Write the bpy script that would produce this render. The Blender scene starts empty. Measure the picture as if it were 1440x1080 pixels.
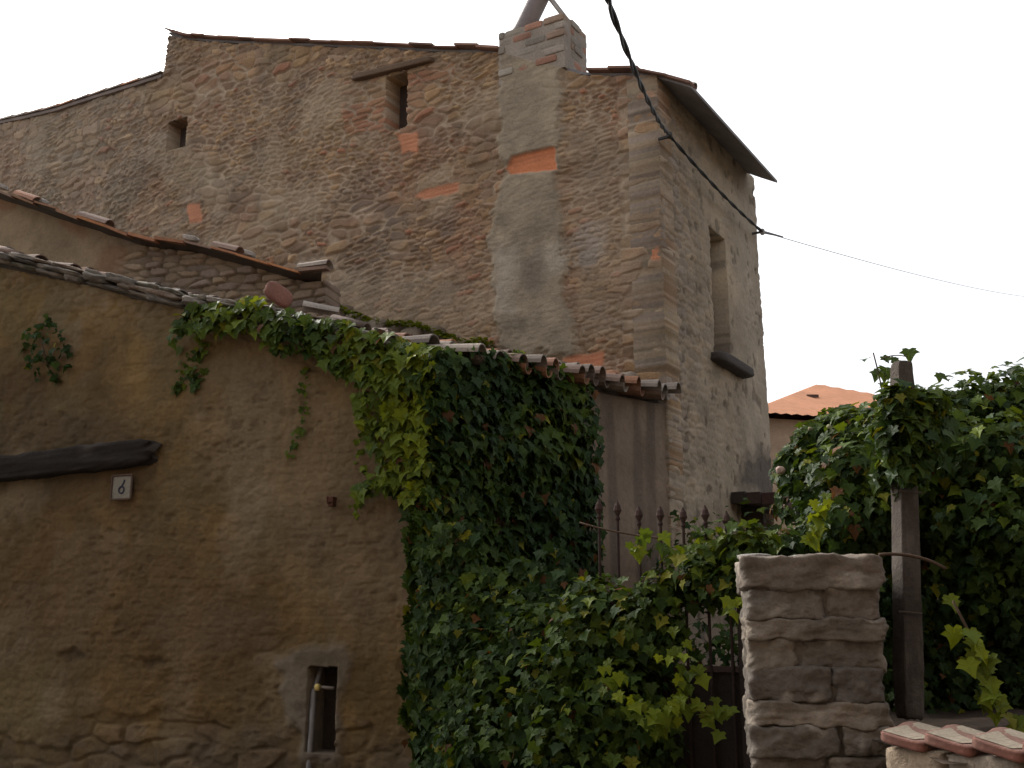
import bpy, math, random
import numpy as np
from mathutils import Vector, Matrix

random.seed(7)
RNG = np.random.default_rng(11)
S = bpy.context.scene
COL = S.collection

# ------------------------------------------------------------------ camera
CAM_Z, PITCH, F = 1.1, math.radians(13.0), 1540.0
cd = bpy.data.cameras.new("Camera"); cam = bpy.data.objects.new("Camera", cd); COL.objects.link(cam)
cd.sensor_width = 36.0; cd.lens = 36.0 * F / 1440.0; cd.clip_start = 0.05; cd.clip_end = 3000
cam.location = (0, 0, CAM_Z); cam.rotation_euler = (math.pi / 2 + PITCH, 0, 0)
S.camera = cam

# ------------------------------------------------------------------ light
SUN_EL, SUN_AZ = math.radians(38), math.radians(-42)     # azimuth from +Y, clockwise
w = bpy.data.worlds.new("World"); S.world = w; w.use_nodes = True
nt = w.node_tree; nt.nodes.clear()
out = nt.nodes.new("ShaderNodeOutputWorld"); bg = nt.nodes.new("ShaderNodeBackground")
sky = nt.nodes.new("ShaderNodeTexSky"); sky.sky_type = 'NISHITA'; sky.sun_disc = False
sky.sun_elevation = SUN_EL; sky.sun_rotation = SUN_AZ
sky.air_density = 1.0; sky.dust_density = 6.0; sky.ozone_density = 1.0
hsv = nt.nodes.new("ShaderNodeHueSaturation"); hsv.inputs["Saturation"].default_value = 0.22
nt.links.new(sky.outputs[0], hsv.inputs["Color"]); nt.links.new(hsv.outputs[0], bg.inputs[0])
bg.inputs[1].default_value = 0.13
nt.links.new(bg.outputs[0], out.inputs[0])
sl = bpy.data.lights.new("Sun", 'SUN'); sl.energy = 1.2; sl.angle = math.radians(14); sl.color = (1, .94, .85)
sun = bpy.data.objects.new("Sun", sl); COL.objects.link(sun)
sd = Vector((math.sin(SUN_AZ) * math.cos(SUN_EL), math.cos(SUN_AZ) * math.cos(SUN_EL), math.sin(SUN_EL)))
sun.rotation_euler = sd.to_track_quat('Z', 'Y').to_euler()
S.view_settings.view_transform = 'Standard'; S.view_settings.look = 'None'
S.view_settings.gamma = 1.0; S.view_settings.use_curve_mapping = False
S.view_settings.exposure = 1.27

# ------------------------------------------------------------------ maths helpers
def V3(x, y, z=0.0): return np.array([x, y, z], float)
FW = V3(0, math.cos(PITCH), math.sin(PITCH)); UP = V3(0, -math.sin(PITCH), math.cos(PITCH))
CAMP = V3(0, 0, CAM_Z); ZA = V3(0, 0, 1)
def ray(x, y): return V3((x - 720) / F, 0, 0) + UP * ((540 - y) / F) + FW
def at(x, y, Y):
    r = ray(x, y); return CAMP + r * (Y / r[1])
def on_plane(x, y, P, n):
    r = ray(x, y); return CAMP + r * (np.dot(P - CAMP, n) / np.dot(r, n))
class Plane:
    """vertical wall plane: u along d from P, v = z, n points out"""
    def __init__(s, P, d, n):
        s.P = np.array(P, float); s.d = np.array(d, float) / np.linalg.norm(d); s.n = np.array(n, float) / np.linalg.norm(n)
    def uv(s, x, y):
        q = on_plane(x, y, s.P, s.n); return float(np.dot(q - s.P, s.d)), float(q[2])
    def poly(s, pts): return [s.uv(*p) for p in pts]
    def pt(s, u, z, h=0.0): return s.P + s.d * u + ZA * z + s.n * h

def _h(ix, iy, seed):
    a = (ix.astype(np.int64) * 374761393 + iy.astype(np.int64) * 668265263 + seed * 982451653) & 0xffffffff
    a = ((a ^ (a >> 13)) * 1274126177) & 0xffffffff
    a = a ^ (a >> 16)
    a = (a * 2246822519) & 0xffffffff
    a = a ^ (a >> 15)
    return (a & 0xffffff) / float(0xffffff)
def vn(x, y, seed=0):
    ix = np.floor(x); iy = np.floor(y); fx = x - ix; fy = y - iy
    fx = fx * fx * (3 - 2 * fx); fy = fy * fy * (3 - 2 * fy)
    a = _h(ix, iy, seed); b = _h(ix + 1, iy, seed); c = _h(ix, iy + 1, seed); d = _h(ix + 1, iy + 1, seed)
    return (a * (1 - fx) + b * fx) * (1 - fy) + (c * (1 - fx) + d * fx) * fy
def fbm(x, y, o=4, seed=0):
    r = np.zeros_like(x, float); a = .5; t = 0
    for k in range(o):
        r += a * vn(x * 2 ** k + 17.3 * k, y * 2 ** k - 9.1 * k, seed + k); t += a; a *= .5
    return r / t
def sst(a, b, x):
    t = np.clip((x - a) / (b - a), 0, 1); return t * t * (3 - 2 * t)
def inpoly(U, V, poly):
    r = np.zeros(U.shape, bool); n = len(poly)
    for i in range(n):
        x1, y1 = poly[i]; x2, y2 = poly[(i + 1) % n]
        if abs(y2 - y1) < 1e-9: continue
        c = ((y1 > V) != (y2 > V)) & (U < (x2 - x1) * (V - y1) / (y2 - y1) + x1)
        r ^= c
    return r
def softpoly(U, V, poly, wob=.06, sc=6, seed=3, steps=5, soft=.03):
    """0..1 mask of a polygon with a wandering, slightly soft edge"""
    a = np.zeros(U.shape)
    du = (fbm(U * sc, V * sc, 3, seed) - .5) * 2 * wob; dv = (fbm(U * sc + 31, V * sc, 3, seed + 9) - .5) * 2 * wob
    for k in range(steps):
        t = 2 * math.pi * k / steps
        a += inpoly(U + du + soft * math.cos(t), V + dv + soft * math.sin(t), poly)
    return a / steps
def lerp(a, b, t): return a * (1 - t) + b * t
def mixc(c, d, t): return c * (1 - t[..., None]) + np.asarray(d, float) * t[..., None]

def stones(U, V, su, sv, seed, warp=.35, tilt=0.0):
    """rubble masonry: per-pixel (edge distance, stone id hash, second hash)"""
    V = V + tilt * U
    x = U / su + (fbm(U * 3, V * 3, 3, seed) - .5) * warp * 2.2
    y = V / sv + (fbm(U * 2.2 + 5, V * 3 + 3, 3, seed + 4) - .5) * warp * 3.2
    iy = np.floor(y)
    f1 = np.full(U.shape, 9.); f2 = np.full(U.shape, 9.); i1 = np.zeros(U.shape); i2 = np.zeros(U.shape)
    for dy in (-1, 0, 1):
        cy = iy + dy
        xs = x + .5 * (cy % 2) + _h(cy, cy * 0, seed + 2) * .6
        ix = np.floor(xs)
        for dx in (-1, 0, 1):
            cx = ix + dx
            px = cx + .5 + (_h(cx, cy, seed + 5) - .5) * .8; py = cy + .5 + (_h(cx, cy, seed + 6) - .5) * .55
            ax = np.abs(xs - px); ay = np.abs(y - py) * 1.05
            d = (ax ** 3 + ay ** 3) ** (1 / 3.)
            hh = _h(cx, cy, seed + 7); h2 = _h(cx, cy, seed + 8)
            m = d < f1
            f2 = np.where(m, f1, np.minimum(f2, d)); i1 = np.where(m, hh, i1); i2 = np.where(m, h2, i2); f1 = np.where(m, d, f1)
    return f2 - f1, i1, i2
def pal(i, cols):
    cols = np.array(cols, float); k = np.clip((i * len(cols)).astype(int), 0, len(cols) - 1); return cols[k]

# ------------------------------------------------------------------ object helpers
def tag(o, label=None, cat=None, group=None, kind=None):
    if label: o["label"] = label
    if cat: o["category"] = cat
    if group: o["group"] = group
    if kind: o["kind"] = kind
    return o
def thing(name, loc, label, cat, group=None):
    o = bpy.data.objects.new(name, None); COL.objects.link(o); o.location = loc; o.empty_display_size = .2
    return tag(o, label, cat, group)
def wmat(o):
    l = Matrix.Translation(o.location)
    return l if o.parent is None else wmat(o.parent) @ o.matrix_parent_inverse @ l
def link(name, me, mat, parent=None):
    o = bpy.data.objects.new(name, me); COL.objects.link(o)
    if mat is not None: me.materials.append(mat)
    if parent is not None:
        o.parent = parent; o.matrix_parent_inverse = wmat(parent).inverted()
    return o
def fastmesh(name, verts, faces, colors=None, smooth=True):
    """faces: (n,k) index array"""
    verts = np.asarray(verts, np.float32); faces = np.asarray(faces, np.int32)
    me = bpy.data.meshes.new(name); k = faces.shape[1]
    me.vertices.add(len(verts)); me.vertices.foreach_set("co", verts.ravel())
    me.loops.add(faces.size); me.loops.foreach_set("vertex_index", faces.ravel())
    me.polygons.add(len(faces)); me.polygons.foreach_set("loop_start", np.arange(0, faces.size, k, dtype=np.int32))
    me.update(calc_edges=True)
    me.polygons.foreach_set("use_smooth", np.full(len(faces), smooth, bool))
    if colors is not None:
        c = np.ones((len(verts), 4), np.float32); c[:, :3] = colors
        at_ = me.attributes.new("Col", 'FLOAT_COLOR', 'POINT'); at_.data.foreach_set("color", c.ravel())
    me.update(); return me
class MB:
    """collects pieces (verts, faces, colour) into ONE mesh; quads and tris"""
    def __init__(s): s.v = []; s.f = []; s.c = []; s.n = 0
    def add(s, v, f, col=(.5, .5, .5)):
        v = np.asarray(v, float); s.v.append(v); s.f += [tuple(int(i) + s.n for i in q) for q in f]
        c = np.asarray(col, float); s.c.append(np.broadcast_to(c, (len(v), 3)) if c.ndim == 1 else c); s.n += len(v)
    def box(s, c, ex, ey, ez, col=(.5, .5, .5)):
        c, ex, ey, ez = [np.asarray(q, float) for q in (c, ex, ey, ez)]
        v = [c + a * ex + b * ey + g * ez for g in (-1, 1) for b in (-1, 1) for a in (-1, 1)]
        s.add(v, [(0, 2, 3, 1), (4, 5, 7, 6), (0, 1, 5, 4), (2, 6, 7, 3), (0, 4, 6, 2), (1, 3, 7, 5)], col)
    def tube(s, pts, rad, seg=8, col=(.5, .5, .5), cap=True):
        pts = [np.asarray(p, float) for p in pts]; n = len(pts); rad = [rad] * n if np.isscalar(rad) else rad
        v = []; ref = np.array([.31, .2, .93])
        for i, p in enumerate(pts):
            t = pts[min(i + 1, n - 1)] - pts[max(i - 1, 0)]; t = t / (np.linalg.norm(t) + 1e-9)
            a = np.cross(t, ref); a /= (np.linalg.norm(a) + 1e-9); b = np.cross(t, a)
            for k in range(seg):
                q = 2 * math.pi * k / seg; v.append(p + rad[i] * (a * math.cos(q) + b * math.sin(q)))
        f = [(i * seg + k, i * seg + (k + 1) % seg, (i + 1) * seg + (k + 1) % seg, (i + 1) * seg + k) for i in range(n - 1) for k in range(seg)]
        if cap: f += [tuple(range(seg))[::-1], tuple((n - 1) * seg + k for k in range(seg))]
        s.add(v, f, col)
    def rock(s, c, ex, ey, ez, col, seed, amp=.12, n=5, power=5, fine=0.0, lichen=1.0):
        """rounded irregular block"""
        g = np.linspace(-1, 1, n); v = []; f = []
        idx = {}
        def vid(p):
            k = tuple(np.round(p, 4))
            if k not in idx: idx[k] = len(v); v.append(np.array(p))
            return idx[k]
        for ax in range(3):
            for sg in (-1, 1):
                for i in range(n - 1):
                    for j in range(n - 1):
                        q = []
                        for (a, b) in ((i, j), (i + 1, j), (i + 1, j + 1), (i, j + 1)):
                            p = [0, 0, 0]; p[ax] = sg; p[(ax + 1) % 3] = g[a]; p[(ax + 2) % 3] = g[b]; q.append(vid(p))
                        f.append(q if sg > 0 else q[::-1])
        v = np.array(v); L = (np.abs(v) ** power).sum(1) ** (1. / power); v = v / L[:, None]
        sc = 1 + amp * 2 * (fbm(v[:, 0] * 1.7 + seed * 3.1 + v[:, 2], v[:, 1] * 1.7 + v[:, 2] * 1.3 + seed, 3, seed) - .5)
        v = v * sc[:, None]
        ex, ey, ez = [np.asarray(q, float) for q in (ex, ey, ez)]
        P = np.asarray(c, float) + v[:, :1] * ex + v[:, 1:2] * ey + v[:, 2:] * ez
        if fine:
            q1 = P[:, 0] + .63 * P[:, 1] + seed; q2 = P[:, 2] + .41 * P[:, 1] - .2 * P[:, 0]
            dr = v[:, :1] * ex / np.linalg.norm(ex) + v[:, 1:2] * ey / np.linalg.norm(ey) + v[:, 2:] * ez / np.linalg.norm(ez)
            P = P + dr * (fine * 2 * (fbm(q1 * 14, q2 * 16, 4, seed + 3) - .5))[:, None]
            li = sst(.56, .70, fbm(q1 * 11 + 7, q2 * 13, 4, seed + 5))[:, None] * .55 * lichen; dk = sst(.52, .68, fbm(q1 * 8 + 3, q2 * 8, 4, seed + 6))[:, None] * .5
            col = np.asarray(col, float)[None, :] * (1 - li) + np.array((.34, .30, .25)) * li; col = col * (1 - dk) + np.array((.09, .075, .06)) * dk
        s.add(P, f, col)
    def build(s, name, mat, parent=None, smooth=False):
        me = bpy.data.meshes.new(name); V = np.concatenate(s.v)
        me.from_pydata(V.tolist(), [], s.f); me.update()
        c = np.ones((len(V), 4), np.float32); c[:, :3] = np.concatenate(s.c)
        a = me.attributes.new("Col", 'FLOAT_COLOR', 'POINT'); a.data.foreach_set("color", c.ravel())
        if smooth: me.polygons.foreach_set("use_smooth", np.ones(len(me.polygons), bool))
        return link(name, me, mat, parent)

# ------------------------------------------------------------------ materials
def mat_col(name, rough=.9, bump=.25, scale=40, vary=.35, spec=.25, metal=0.0, base=None, big=3.0):
    m = bpy.data.materials.new(name); m.use_nodes = True; t = m.node_tree; N = t.nodes; L = t.links
    b = N["Principled BSDF"]; b.inputs["Roughness"].default_value = rough; b.inputs["Specular IOR Level"].default_value = spec
    b.inputs["Metallic"].default_value = metal
    tc = N.new("ShaderNodeTexCoord")
    n1 = N.new("ShaderNodeTexNoise"); n1.inputs["Scale"].default_value = scale; n1.inputs["Detail"].default_value = 8; n1.inputs["Roughness"].default_value = .65
    n2 = N.new("ShaderNodeTexNoise"); n2.inputs["Scale"].default_value = big; n2.inputs["Detail"].default_value = 5
    L.new(tc.outputs["Object"], n1.inputs["Vector"]); L.new(tc.outputs["Object"], n2.inputs["Vector"])
    ad = N.new("ShaderNodeMath"); ad.operation = 'ADD'; L.new(n1.outputs[0], ad.inputs[0]); L.new(n2.outputs[0], ad.inputs[1])
    mr = N.new("ShaderNodeMapRange"); mr.inputs[1].default_value = .6; mr.inputs[2].default_value = 1.4
    mr.inputs[3].default_value = 1 - vary; mr.inputs[4].default_value = 1 + vary; L.new(ad.outputs[0], mr.inputs[0])
    mx = N.new("ShaderNodeVectorMath"); mx.operation = 'SCALE'
    if base is None:
        a = N.new("ShaderNodeAttribute"); a.attribute_name = "Col"; L.new(a.outputs["Color"], mx.inputs[0])
    else: mx.inputs[0].default_value = base
    L.new(mr.outputs[0], mx.inputs["Scale"]); L.new(mx.outputs[0], b.inputs["Base Color"])
    bp = N.new("ShaderNodeBump"); bp.inputs["Strength"].default_value = bump; bp.inputs["Distance"].default_value = .02
    L.new(n1.outputs[0], bp.inputs["Height"]); L.new(bp.outputs[0], b.inputs["Normal"])
    return m
def mat_leaf(name):
    m = bpy.data.materials.new(name); m.use_nodes = True; t = m.node_tree; N = t.nodes; L = t.links
    b = N["Principled BSDF"]; b.inputs["Roughness"].default_value = .5; b.inputs["Specular IOR Level"].default_value = .12
    a = N.new("ShaderNodeAttribute"); a.attribute_name = "Col"; L.new(a.outputs["Color"], b.inputs["Base Color"])
    tr = N.new("ShaderNodeBsdfTranslucent"); sc = N.new("ShaderNodeVectorMath"); sc.operation = 'MULTIPLY'
    L.new(a.outputs["Color"], sc.inputs[0]); sc.inputs[1].default_value = (1.5, 1.35, .5); L.new(sc.outputs[0], tr.inputs[0])
    mx = N.new("ShaderNodeMixShader"); mx.inputs[0].default_value = .3
    L.new(b.outputs[0], mx.inputs[1]); L.new(tr.outputs[0], mx.inputs[2]); L.new(mx.outputs[0], N["Material Output"].inputs[0])
    return m
M_wall = mat_col("rubble_masonry", .95, .5, 45, .32)
M_plaster = mat_col("old_plaster", .95, .45, 30, .3)
M_tile = mat_col("terracotta", .9, .35, 50, .4)
M_rock = mat_col("rough_stone", .95, .7, 38, .45)
M_wood = mat_col("old_wood", .9, .5, 30, .35)
M_iron = mat_col("rusty_iron", .85, .4, 60, .4, .15)
M_leaf = mat_leaf("leaf")
M_bark = mat_col("vine_bark", .95, .5, 60, .4, base=(.09, .06, .04))
M_dark = mat_col("dark_interior", .95, .2, 20, .3, base=(.02, .016, .013))
M_zinc = mat_col("grey_metal", .55, .15, 25, .25, .5, .35)
M_conc = mat_col("concrete", .95, .5, 45, .35)
M_cable = mat_col("cable_rubber", .6, .1, 40, .15)

# ------------------------------------------------------------------ wall planes
K = V3(-.61, 8.0); C = V3(1.48, 10.36)
PA = Plane(K, (-.937, .35, 0), (-.35, -.937, 0))                        # front wall of the low outbuilding
dS = (C - K) / np.linalg.norm(C - K); LS = float(np.linalg.norm(C - K))
PS = Plane(K, dS, (dS[1], -dS[0], 0))                                   # its side wall
PF = Plane(C, (-.857, .515, 0), (-.515, -.857, 0))                      # gable facade of the tall house
PR = Plane(C, (.515, .857, 0), (.857, -.515, 0))                        # its right-hand wall
PB = Plane(V3(-1.80, 10.2), (-.95, .31, 0), (-.31, -.95, 0))            # wall of the small building between
LR = 3.08

def hcorner(z, seed):
    z = np.asarray(z, float); return .012 + .05 * (vn(z * 7.3, z * 0 + 2.5, seed) ** 1.3) + .012 * vn(z * 31, z * 0, seed + 1)
def relief(name, pl, u0, u1, zb, zt, res, fn, mat, parent, holes=(), thick=.32, corner=None, endjit=None, hole_d=.3):
    """displaced wall sheet with real openings and returns; corner=('lo'|'hi', other plane, seed)"""
    nu = max(2, int((u1 - u0) / res) + 1); us = np.linspace(u0, u1, nu)
    b = zb(us) if callable(zb) else np.full(nu, zb); t = zt(us) if callable(zt) else np.full(nu, zt)
    nv = max(2, int((t.max() - b.min()) / res) + 1)
    T = np.linspace(0, 1, nv)[None, :]
    U = np.repeat(us[:, None], nv, 1); V = b[:, None] * (1 - T) + t[:, None] * T
    h, col = fn(U, V)
    P = pl.P + pl.d * U[..., None] + ZA * V[..., None]
    D = pl.n * h[..., None]
    for cn in (corner or []):
        side, opl, seed = cn
        dist = (U - u0) if side == 'lo' else (u1 - U)
        wt = 1 - sst(0, .16, dist); hc = hcorner(V, seed)
        D = D * (1 - wt[..., None]) + (pl.n + opl.n) * (hc * wt)[..., None]
    if endjit:
        side, amp, seed = endjit
        dist = (U - u0) if side == 'lo' else (u1 - U)
        wt = 1 - sst(0, .12, dist)
        j = amp * (vn(V * 9, V * 0 + 1, seed) - .4) * wt
        D = D + pl.d * (j * (-1 if side == 'lo' else 1))[..., None]
    P = (P + D).reshape(-1, 3); Cc = col.reshape(-1, 3)
    idx = np.arange(nu * nv).reshape(nu, nv)
    q = np.stack([idx[:-1, :-1], idx[1:, :-1], idx[1:, 1:], idx[:-1, 1:]], -1)
    cu = (U[:-1, :-1] + U[1:, 1:]) / 2; cv = (V[:-1, :-1] + V[1:, 1:]) / 2
    keep = np.ones(cu.shape, bool)
    for hp in holes: keep &= ~inpoly(cu, cv, hp)
    q = q[keep].reshape(-1, 4)
    flip = np.dot(np.cross(pl.d, ZA), pl.n) < 0
    if flip: q = q[:, ::-1]
    e = np.concatenate([q[:, [0, 1]], q[:, [1, 2]], q[:, [2, 3]], q[:, [3, 0]]])
    key = np.sort(e, 1); kk = key[:, 0].astype(np.int64) * (nu * nv) + key[:, 1]
    _, inv, cnt = np.unique(kk, return_inverse=True, return_counts=True)
    be = e[cnt[inv] == 1]
    bv = np.unique(be); remap = np.full(nu * nv, -1, np.int64); remap[bv] = nu * nv + np.arange(len(bv))
    nb = P[bv] - pl.n * thick
    sq = np.stack([be[:, 1], be[:, 0], remap[be[:, 0]], remap[be[:, 1]]], -1)
    me = fastmesh(name, np.concatenate([P, nb]), np.concatenate([q, sq]), np.concatenate([Cc, Cc[bv]]))
    return link(name, me, mat, parent)
def pline(pts):
    pts = sorted(pts); xs = [p[0] for p in pts]; ys = [p[1] for p in pts]
    return lambda u: np.interp(u, xs, ys)
def rect_hole(pl, x0, y0, x1, y1):
    """opening whose picture-box is roughly x0..x1, y0..y1: straight in wall coordinates"""
    a = pl.poly([(x0, y0), (x1, y0), (x1, y1), (x0, y1)])
    u0 = (a[0][0] + a[3][0]) / 2; u1 = (a[1][0] + a[2][0]) / 2; z1 = (a[0][1] + a[1][1]) / 2; z0 = (a[2][1] + a[3][1]) / 2
    return [(u0, z0), (u1, z0), (u1, z1), (u0, z1)]
def back_panel(pl, hole, depth, mat, name, parent, grow=.06, col=(.03, .022, .018)):
    us = [p[0] for p in hole]; zs = [p[1] for p in hole]
    m = MB(); u0, u1, z0, z1 = min(us) - grow, max(us) + grow, min(zs) - grow, max(zs) + grow
    m.box(pl.pt((u0 + u1) / 2, (z0 + z1) / 2, -depth), pl.d * (u1 - u0) / 2, pl.n * .012, ZA * (z1 - z0) / 2, col)
    return m.build(name, mat, parent)

# ================================================================== SETTING
STONE = [(.275, .208, .155), (.24, .18, .138), (.30, .23, .165), (.215, .168, .14), (.265, .195, .13), (.31, .235, .17), (.245, .195, .165), (.205, .158, .128), (.285, .208, .14), (.26, .21, .175)]
BRICK = (.42, .17, .09)
MORT = (.39, .30, .215)

def ground():
    n = 60
    xs = np.concatenate([np.linspace(-900, -12, 14), np.linspace(-10, 12, 67), np.linspace(14, 900, 14)])
    ys = np.concatenate([np.linspace(-300, -8, 8), np.linspace(-6, 16, 67), np.linspace(18, 1500, 16)])
    X, Y = np.meshgrid(xs, ys, indexing='ij')
    Z = (fbm(X * .7, Y * .7, 4, 3) - .5) * .04 + .025
    P = np.stack([X, Y, Z], -1).reshape(-1, 3); idx = np.arange(X.size).reshape(X.shape)
    q = np.stack([idx[:-1, :-1], idx[1:, :-1], idx[1:, 1:], idx[:-1, 1:]], -1).reshape(-1, 4)
    me = fastmesh("ground", P, q)
    tag(link("ground", me, mat_col("road_dust", .95, .4, 14, .3, base=(.095, .08, .064), big=.8)), kind="structure")
ground()

def hill():
    n = 60; a = np.linspace(0, 1, n); X, Y = np.meshgrid(a, a, indexing='ij')
    top = 116
    Z = top * np.exp(-(((X - .45) / .30) ** 2 + ((Y - .5) / .22) ** 2)) * (1 + .12 * (fbm(X * 9, Y * 9, 4, 5) - .5)) - 4
    P = np.stack([130 + X * 420, 330 + Y * 300, Z], -1).reshape(-1, 3); idx = np.arange(n * n).reshape(n, n)
    q = np.stack([idx[:-1, :-1], idx[1:, :-1], idx[1:, 1:], idx[:-1, 1:]], -1).reshape(-1, 4)
    tag(link("hill", fastmesh("hill", P, q), mat_col("hill_scrub", .95, .3, .05, .3, base=(.16, .17, .15), big=.01)), kind="structure")
hill()

# ================================================================== TALL STONE HOUSE
house = thing("stone_house", C.tolist(), "tall old rubble stone house with a gable wall and brick chimney, behind the low outbuilding", "house")

_v = PF.uv
top_px = [(912, 108), (825, 108), (790, 98), (700, 76), (610, 74), (540, 70), (440, 66), (330, 62), (262, 57), (238, 50)]
tp = [_v(*p) for p in top_px]; low = [_v(*p) for p in [(228, 112), (150, 136), (75, 160), (40, 168), (-60, 190), (-140, 210)]]
u_step = _v(234, 90)[0]
tp_hi = [(0.0, tp[0][1])] + tp + [(u_step, tp[-1][1] + .02)]
tp_lo = [(u_step + .02, low[0][1])] + low
f_hi = pline(tp_hi); f_lo = pline(tp_lo)
def zt_f(u): return f_hi(u) + .02 * (vn(u * 5, u * 0, 3) - .5)
hole1 = rect_hole(PF, 545, 106, 575, 184); hole2 = rect_hole(PF, 239, 170, 265, 211)
POL = {k: PF.poly(v) for k, v in dict(
    pil=[(706, 70), (790, 60), (796, 130), (788, 200), (788, 240), (797, 330), (800, 420), (812, 500), (700, 500), (697, 400), (690, 330), (714, 245), (706, 180)],
    orange=[(713, 240), (726, 222), (783, 209), (787, 240), (752, 246), (722, 248)],
    bw1=[(478, 118), (545, 100), (545, 188), (490, 190)], bw2=[(572, 98), (640, 84), (640, 108), (576, 124)],
    bw3=[(562, 190), (590, 186), (590, 215), (566, 216)], b4=[(585, 275), (600, 266), (648, 258), (648, 272), (600, 282)],
    b5=[(264, 290), (284, 286), (288, 312), (270, 316)], b6=[(914, 352), (925, 350), (925, 366), (914, 368)], b7=[(792, 505), (850, 495), (850, 530), (792, 530)],
    coarse=[(590, 300), (640, 280), (705, 300), (700, 470), (630, 470), (600, 400)],
    smear=[(455, 395), (560, 370), (700, 400), (705, 480), (470, 480)], smear2=[(380, 270), (460, 262), (470, 310), (390, 318)],
    pale1=[(698, 345), (730, 345), (728, 450), (700, 440)], pale2=[(768, 345), (806, 340), (800, 382), (775, 388)], pale3=[(885, 440), (935, 430), (935, 520), (900, 500)],
    whitem=[(255, 110), (470, 85), (520, 200), (570, 330), (400, 345), (280, 270)], grey1=[(800, 240), (905, 200), (915, 470), (815, 480)], arch=[(810, 330), (850, 305), (850, 370), (815, 380)], dark4=[(735, 365), (768, 350), (770, 410), (738, 412)]).items()}
def f_facade(U, V):
    big = fbm(U * .55, V * .7, 3, 40)
    ea, ia, ja = stones(U, V, .29, .115, 100, .55)
    es, is_, js = stones(U, V, .15, .062, 120, .55)
    small = fbm(U * 1.1 + 3, V * 1.4, 3, 57) > .53
    ea = np.where(small, es, ea); ia = np.where(small, is_, ia); ja = np.where(small, js, ja)
    eb, ib, jb = stones(U, V, .19, .055, 140, .5, tilt=.12)      # flat slanted slabs
    ec, ic, jc = stones(U, V, .27, .075, 160, .18)                # bricks
    coarse = softpoly(U, V, POL['coarse'], .15, 3, 5, soft=.08)
    slab = np.clip(coarse + sst(.56, .66, fbm(U * .8 + 4, V * .9, 3, 52)), 0, 1) > .5
    bz = np.maximum.reduce([softpoly(U, V, POL[k], .05, 7, 8) for k in ('bw1', 'bw2')]) > .5
    quo = (U < .42)
    eq, iq, jq = stones(U, V, .36, .13, 180, .15)
    e = np.where(slab, eb, ea); i = np.where(slab, ib, ia); j = np.where(slab, jb, ja)
    e = np.where(quo, eq, e); i = np.where(quo, iq, i); j = np.where(quo, jq, j)
    e = np.where(bz, ec, e); i = np.where(bz, ic, i); j = np.where(bz, jc, j)
    wm = softpoly(U, V, POL['whitem'], .3, 2, 19, soft=.15); mw = lerp(.10, .34, np.maximum(sst(.35, .7, fbm(U * 1.3, V * 1.5, 4, 61)), wm * .7))
    # the dry, mortar-lost left part has thinner joints
    st = sst(mw * .35, mw, e + .06 * (fbm(U * 22, V * 22, 3, 64) - .5))
    smear = np.maximum(sst(.56, .70, fbm(U * 1.1 + 9, V * 1.3, 4, 77)) * .6, np.maximum(softpoly(U, V, POL['smear'], .25, 2.5, 6, soft=.12) * .75, softpoly(U, V, POL['smear2'], .15, 3, 7, soft=.08) * .7))
    smear = np.maximum(smear, softpoly(U, V, POL['grey1'], .2, 3, 9, soft=.12) * .55)
    pil = np.maximum(softpoly(U, V, POL['pil'], .10, 6, 12, soft=.03) * sst(.25, .45, fbm(U * 7, V * 7, 4, 13) + .25 * sst(2.6, 4.5, V)), 0)
    smear = np.maximum(smear * (.55 + .9 * fbm(U * 9, V * 9, 3, 31)).clip(0, 1), pil)
    h = .012 + st * (.008 + .028 * j) - (1 - sst(0, mw * .5, e)) * .007 + st * .012 * (fbm(U * 7 + i * 40, V * 11, 3, 83) - .5)
    h = h * (1 - smear * .85) + smear * .045 + .010 * (fbm(U * 16, V * 16, 4, 81) - .5) + .05 * (big - .5)
    h += pil * .018
    c = pal(i, STONE) * (.78 + .4 * j)[..., None] * np.array((1.10, .95, .76)) * (.70 + .6 * fbm(U * 7, V * 9, 4, 84))[..., None]
    brick = ((j > .955) & (i > .3)) | (bz & (i > .35))
    c = np.where(brick[..., None], np.array((.36, .17, .10)) * (.6 + .45 * i)[..., None], c)
    c = mixc(c, (.30, .165, .105), sst(.48, .66, fbm(U * 1.2 + 6, V * 1.1, 4, 88)) * .45)
    c = mixc(c, (.155, .125, .10), sst(.52, .68, fbm(U * 1.5 + 16, V * 1.9, 4, 89)) * .5)
    c = mixc(c, (.23, .17, .09), sst(.5, .68, fbm(U * 1.7 + 2, V * 2.1, 3, 90)) * .35 * st)
    c = mixc(c, np.array(MORT) * 1.0, (1 - st) * np.maximum(.25 + .75 * sst(.35, .6, fbm(U * 2, V * 2, 3, 93)), wm))
    c = mixc(c, (.11, .085, .068), (1 - sst(0, mw * .45, e)) * .4 * (1 - smear) * sst(.62, .42, fbm(U * 1.5, V * 1.7, 3, 94)) * (1 - wm * .8))
    pl = np.array((.315, .25, .175)) * (.78 + .44 * fbm(U * 4, V * 4, 4, 95))[..., None]
    c = c * (1 - (smear * .8)[..., None]) + pl * (smear * .8)[..., None]
    pc = np.array((.27, .222, .16)) * (.62 + .76 * fbm(U * 5, V * 6, 5, 97))[..., None]
    c = c * (1 - pil[..., None]) + pc * pil[..., None]
    for k, cc, a in (('pale1', (.40, .35, .28), .6), ('pale2', (.40, .35, .28), .6), ('pale3', (.40, .32, .22), .6), ('arch', (.3, .28, .26), .5), ('dark4', (.17, .14, .115), .6)):
        c = mixc(c, cc, softpoly(U, V, POL[k], .08, 5, 15, soft=.05) * a * (.5 + fbm(U * 8, V * 8, 3, 33)).clip(0, 1))
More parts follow.
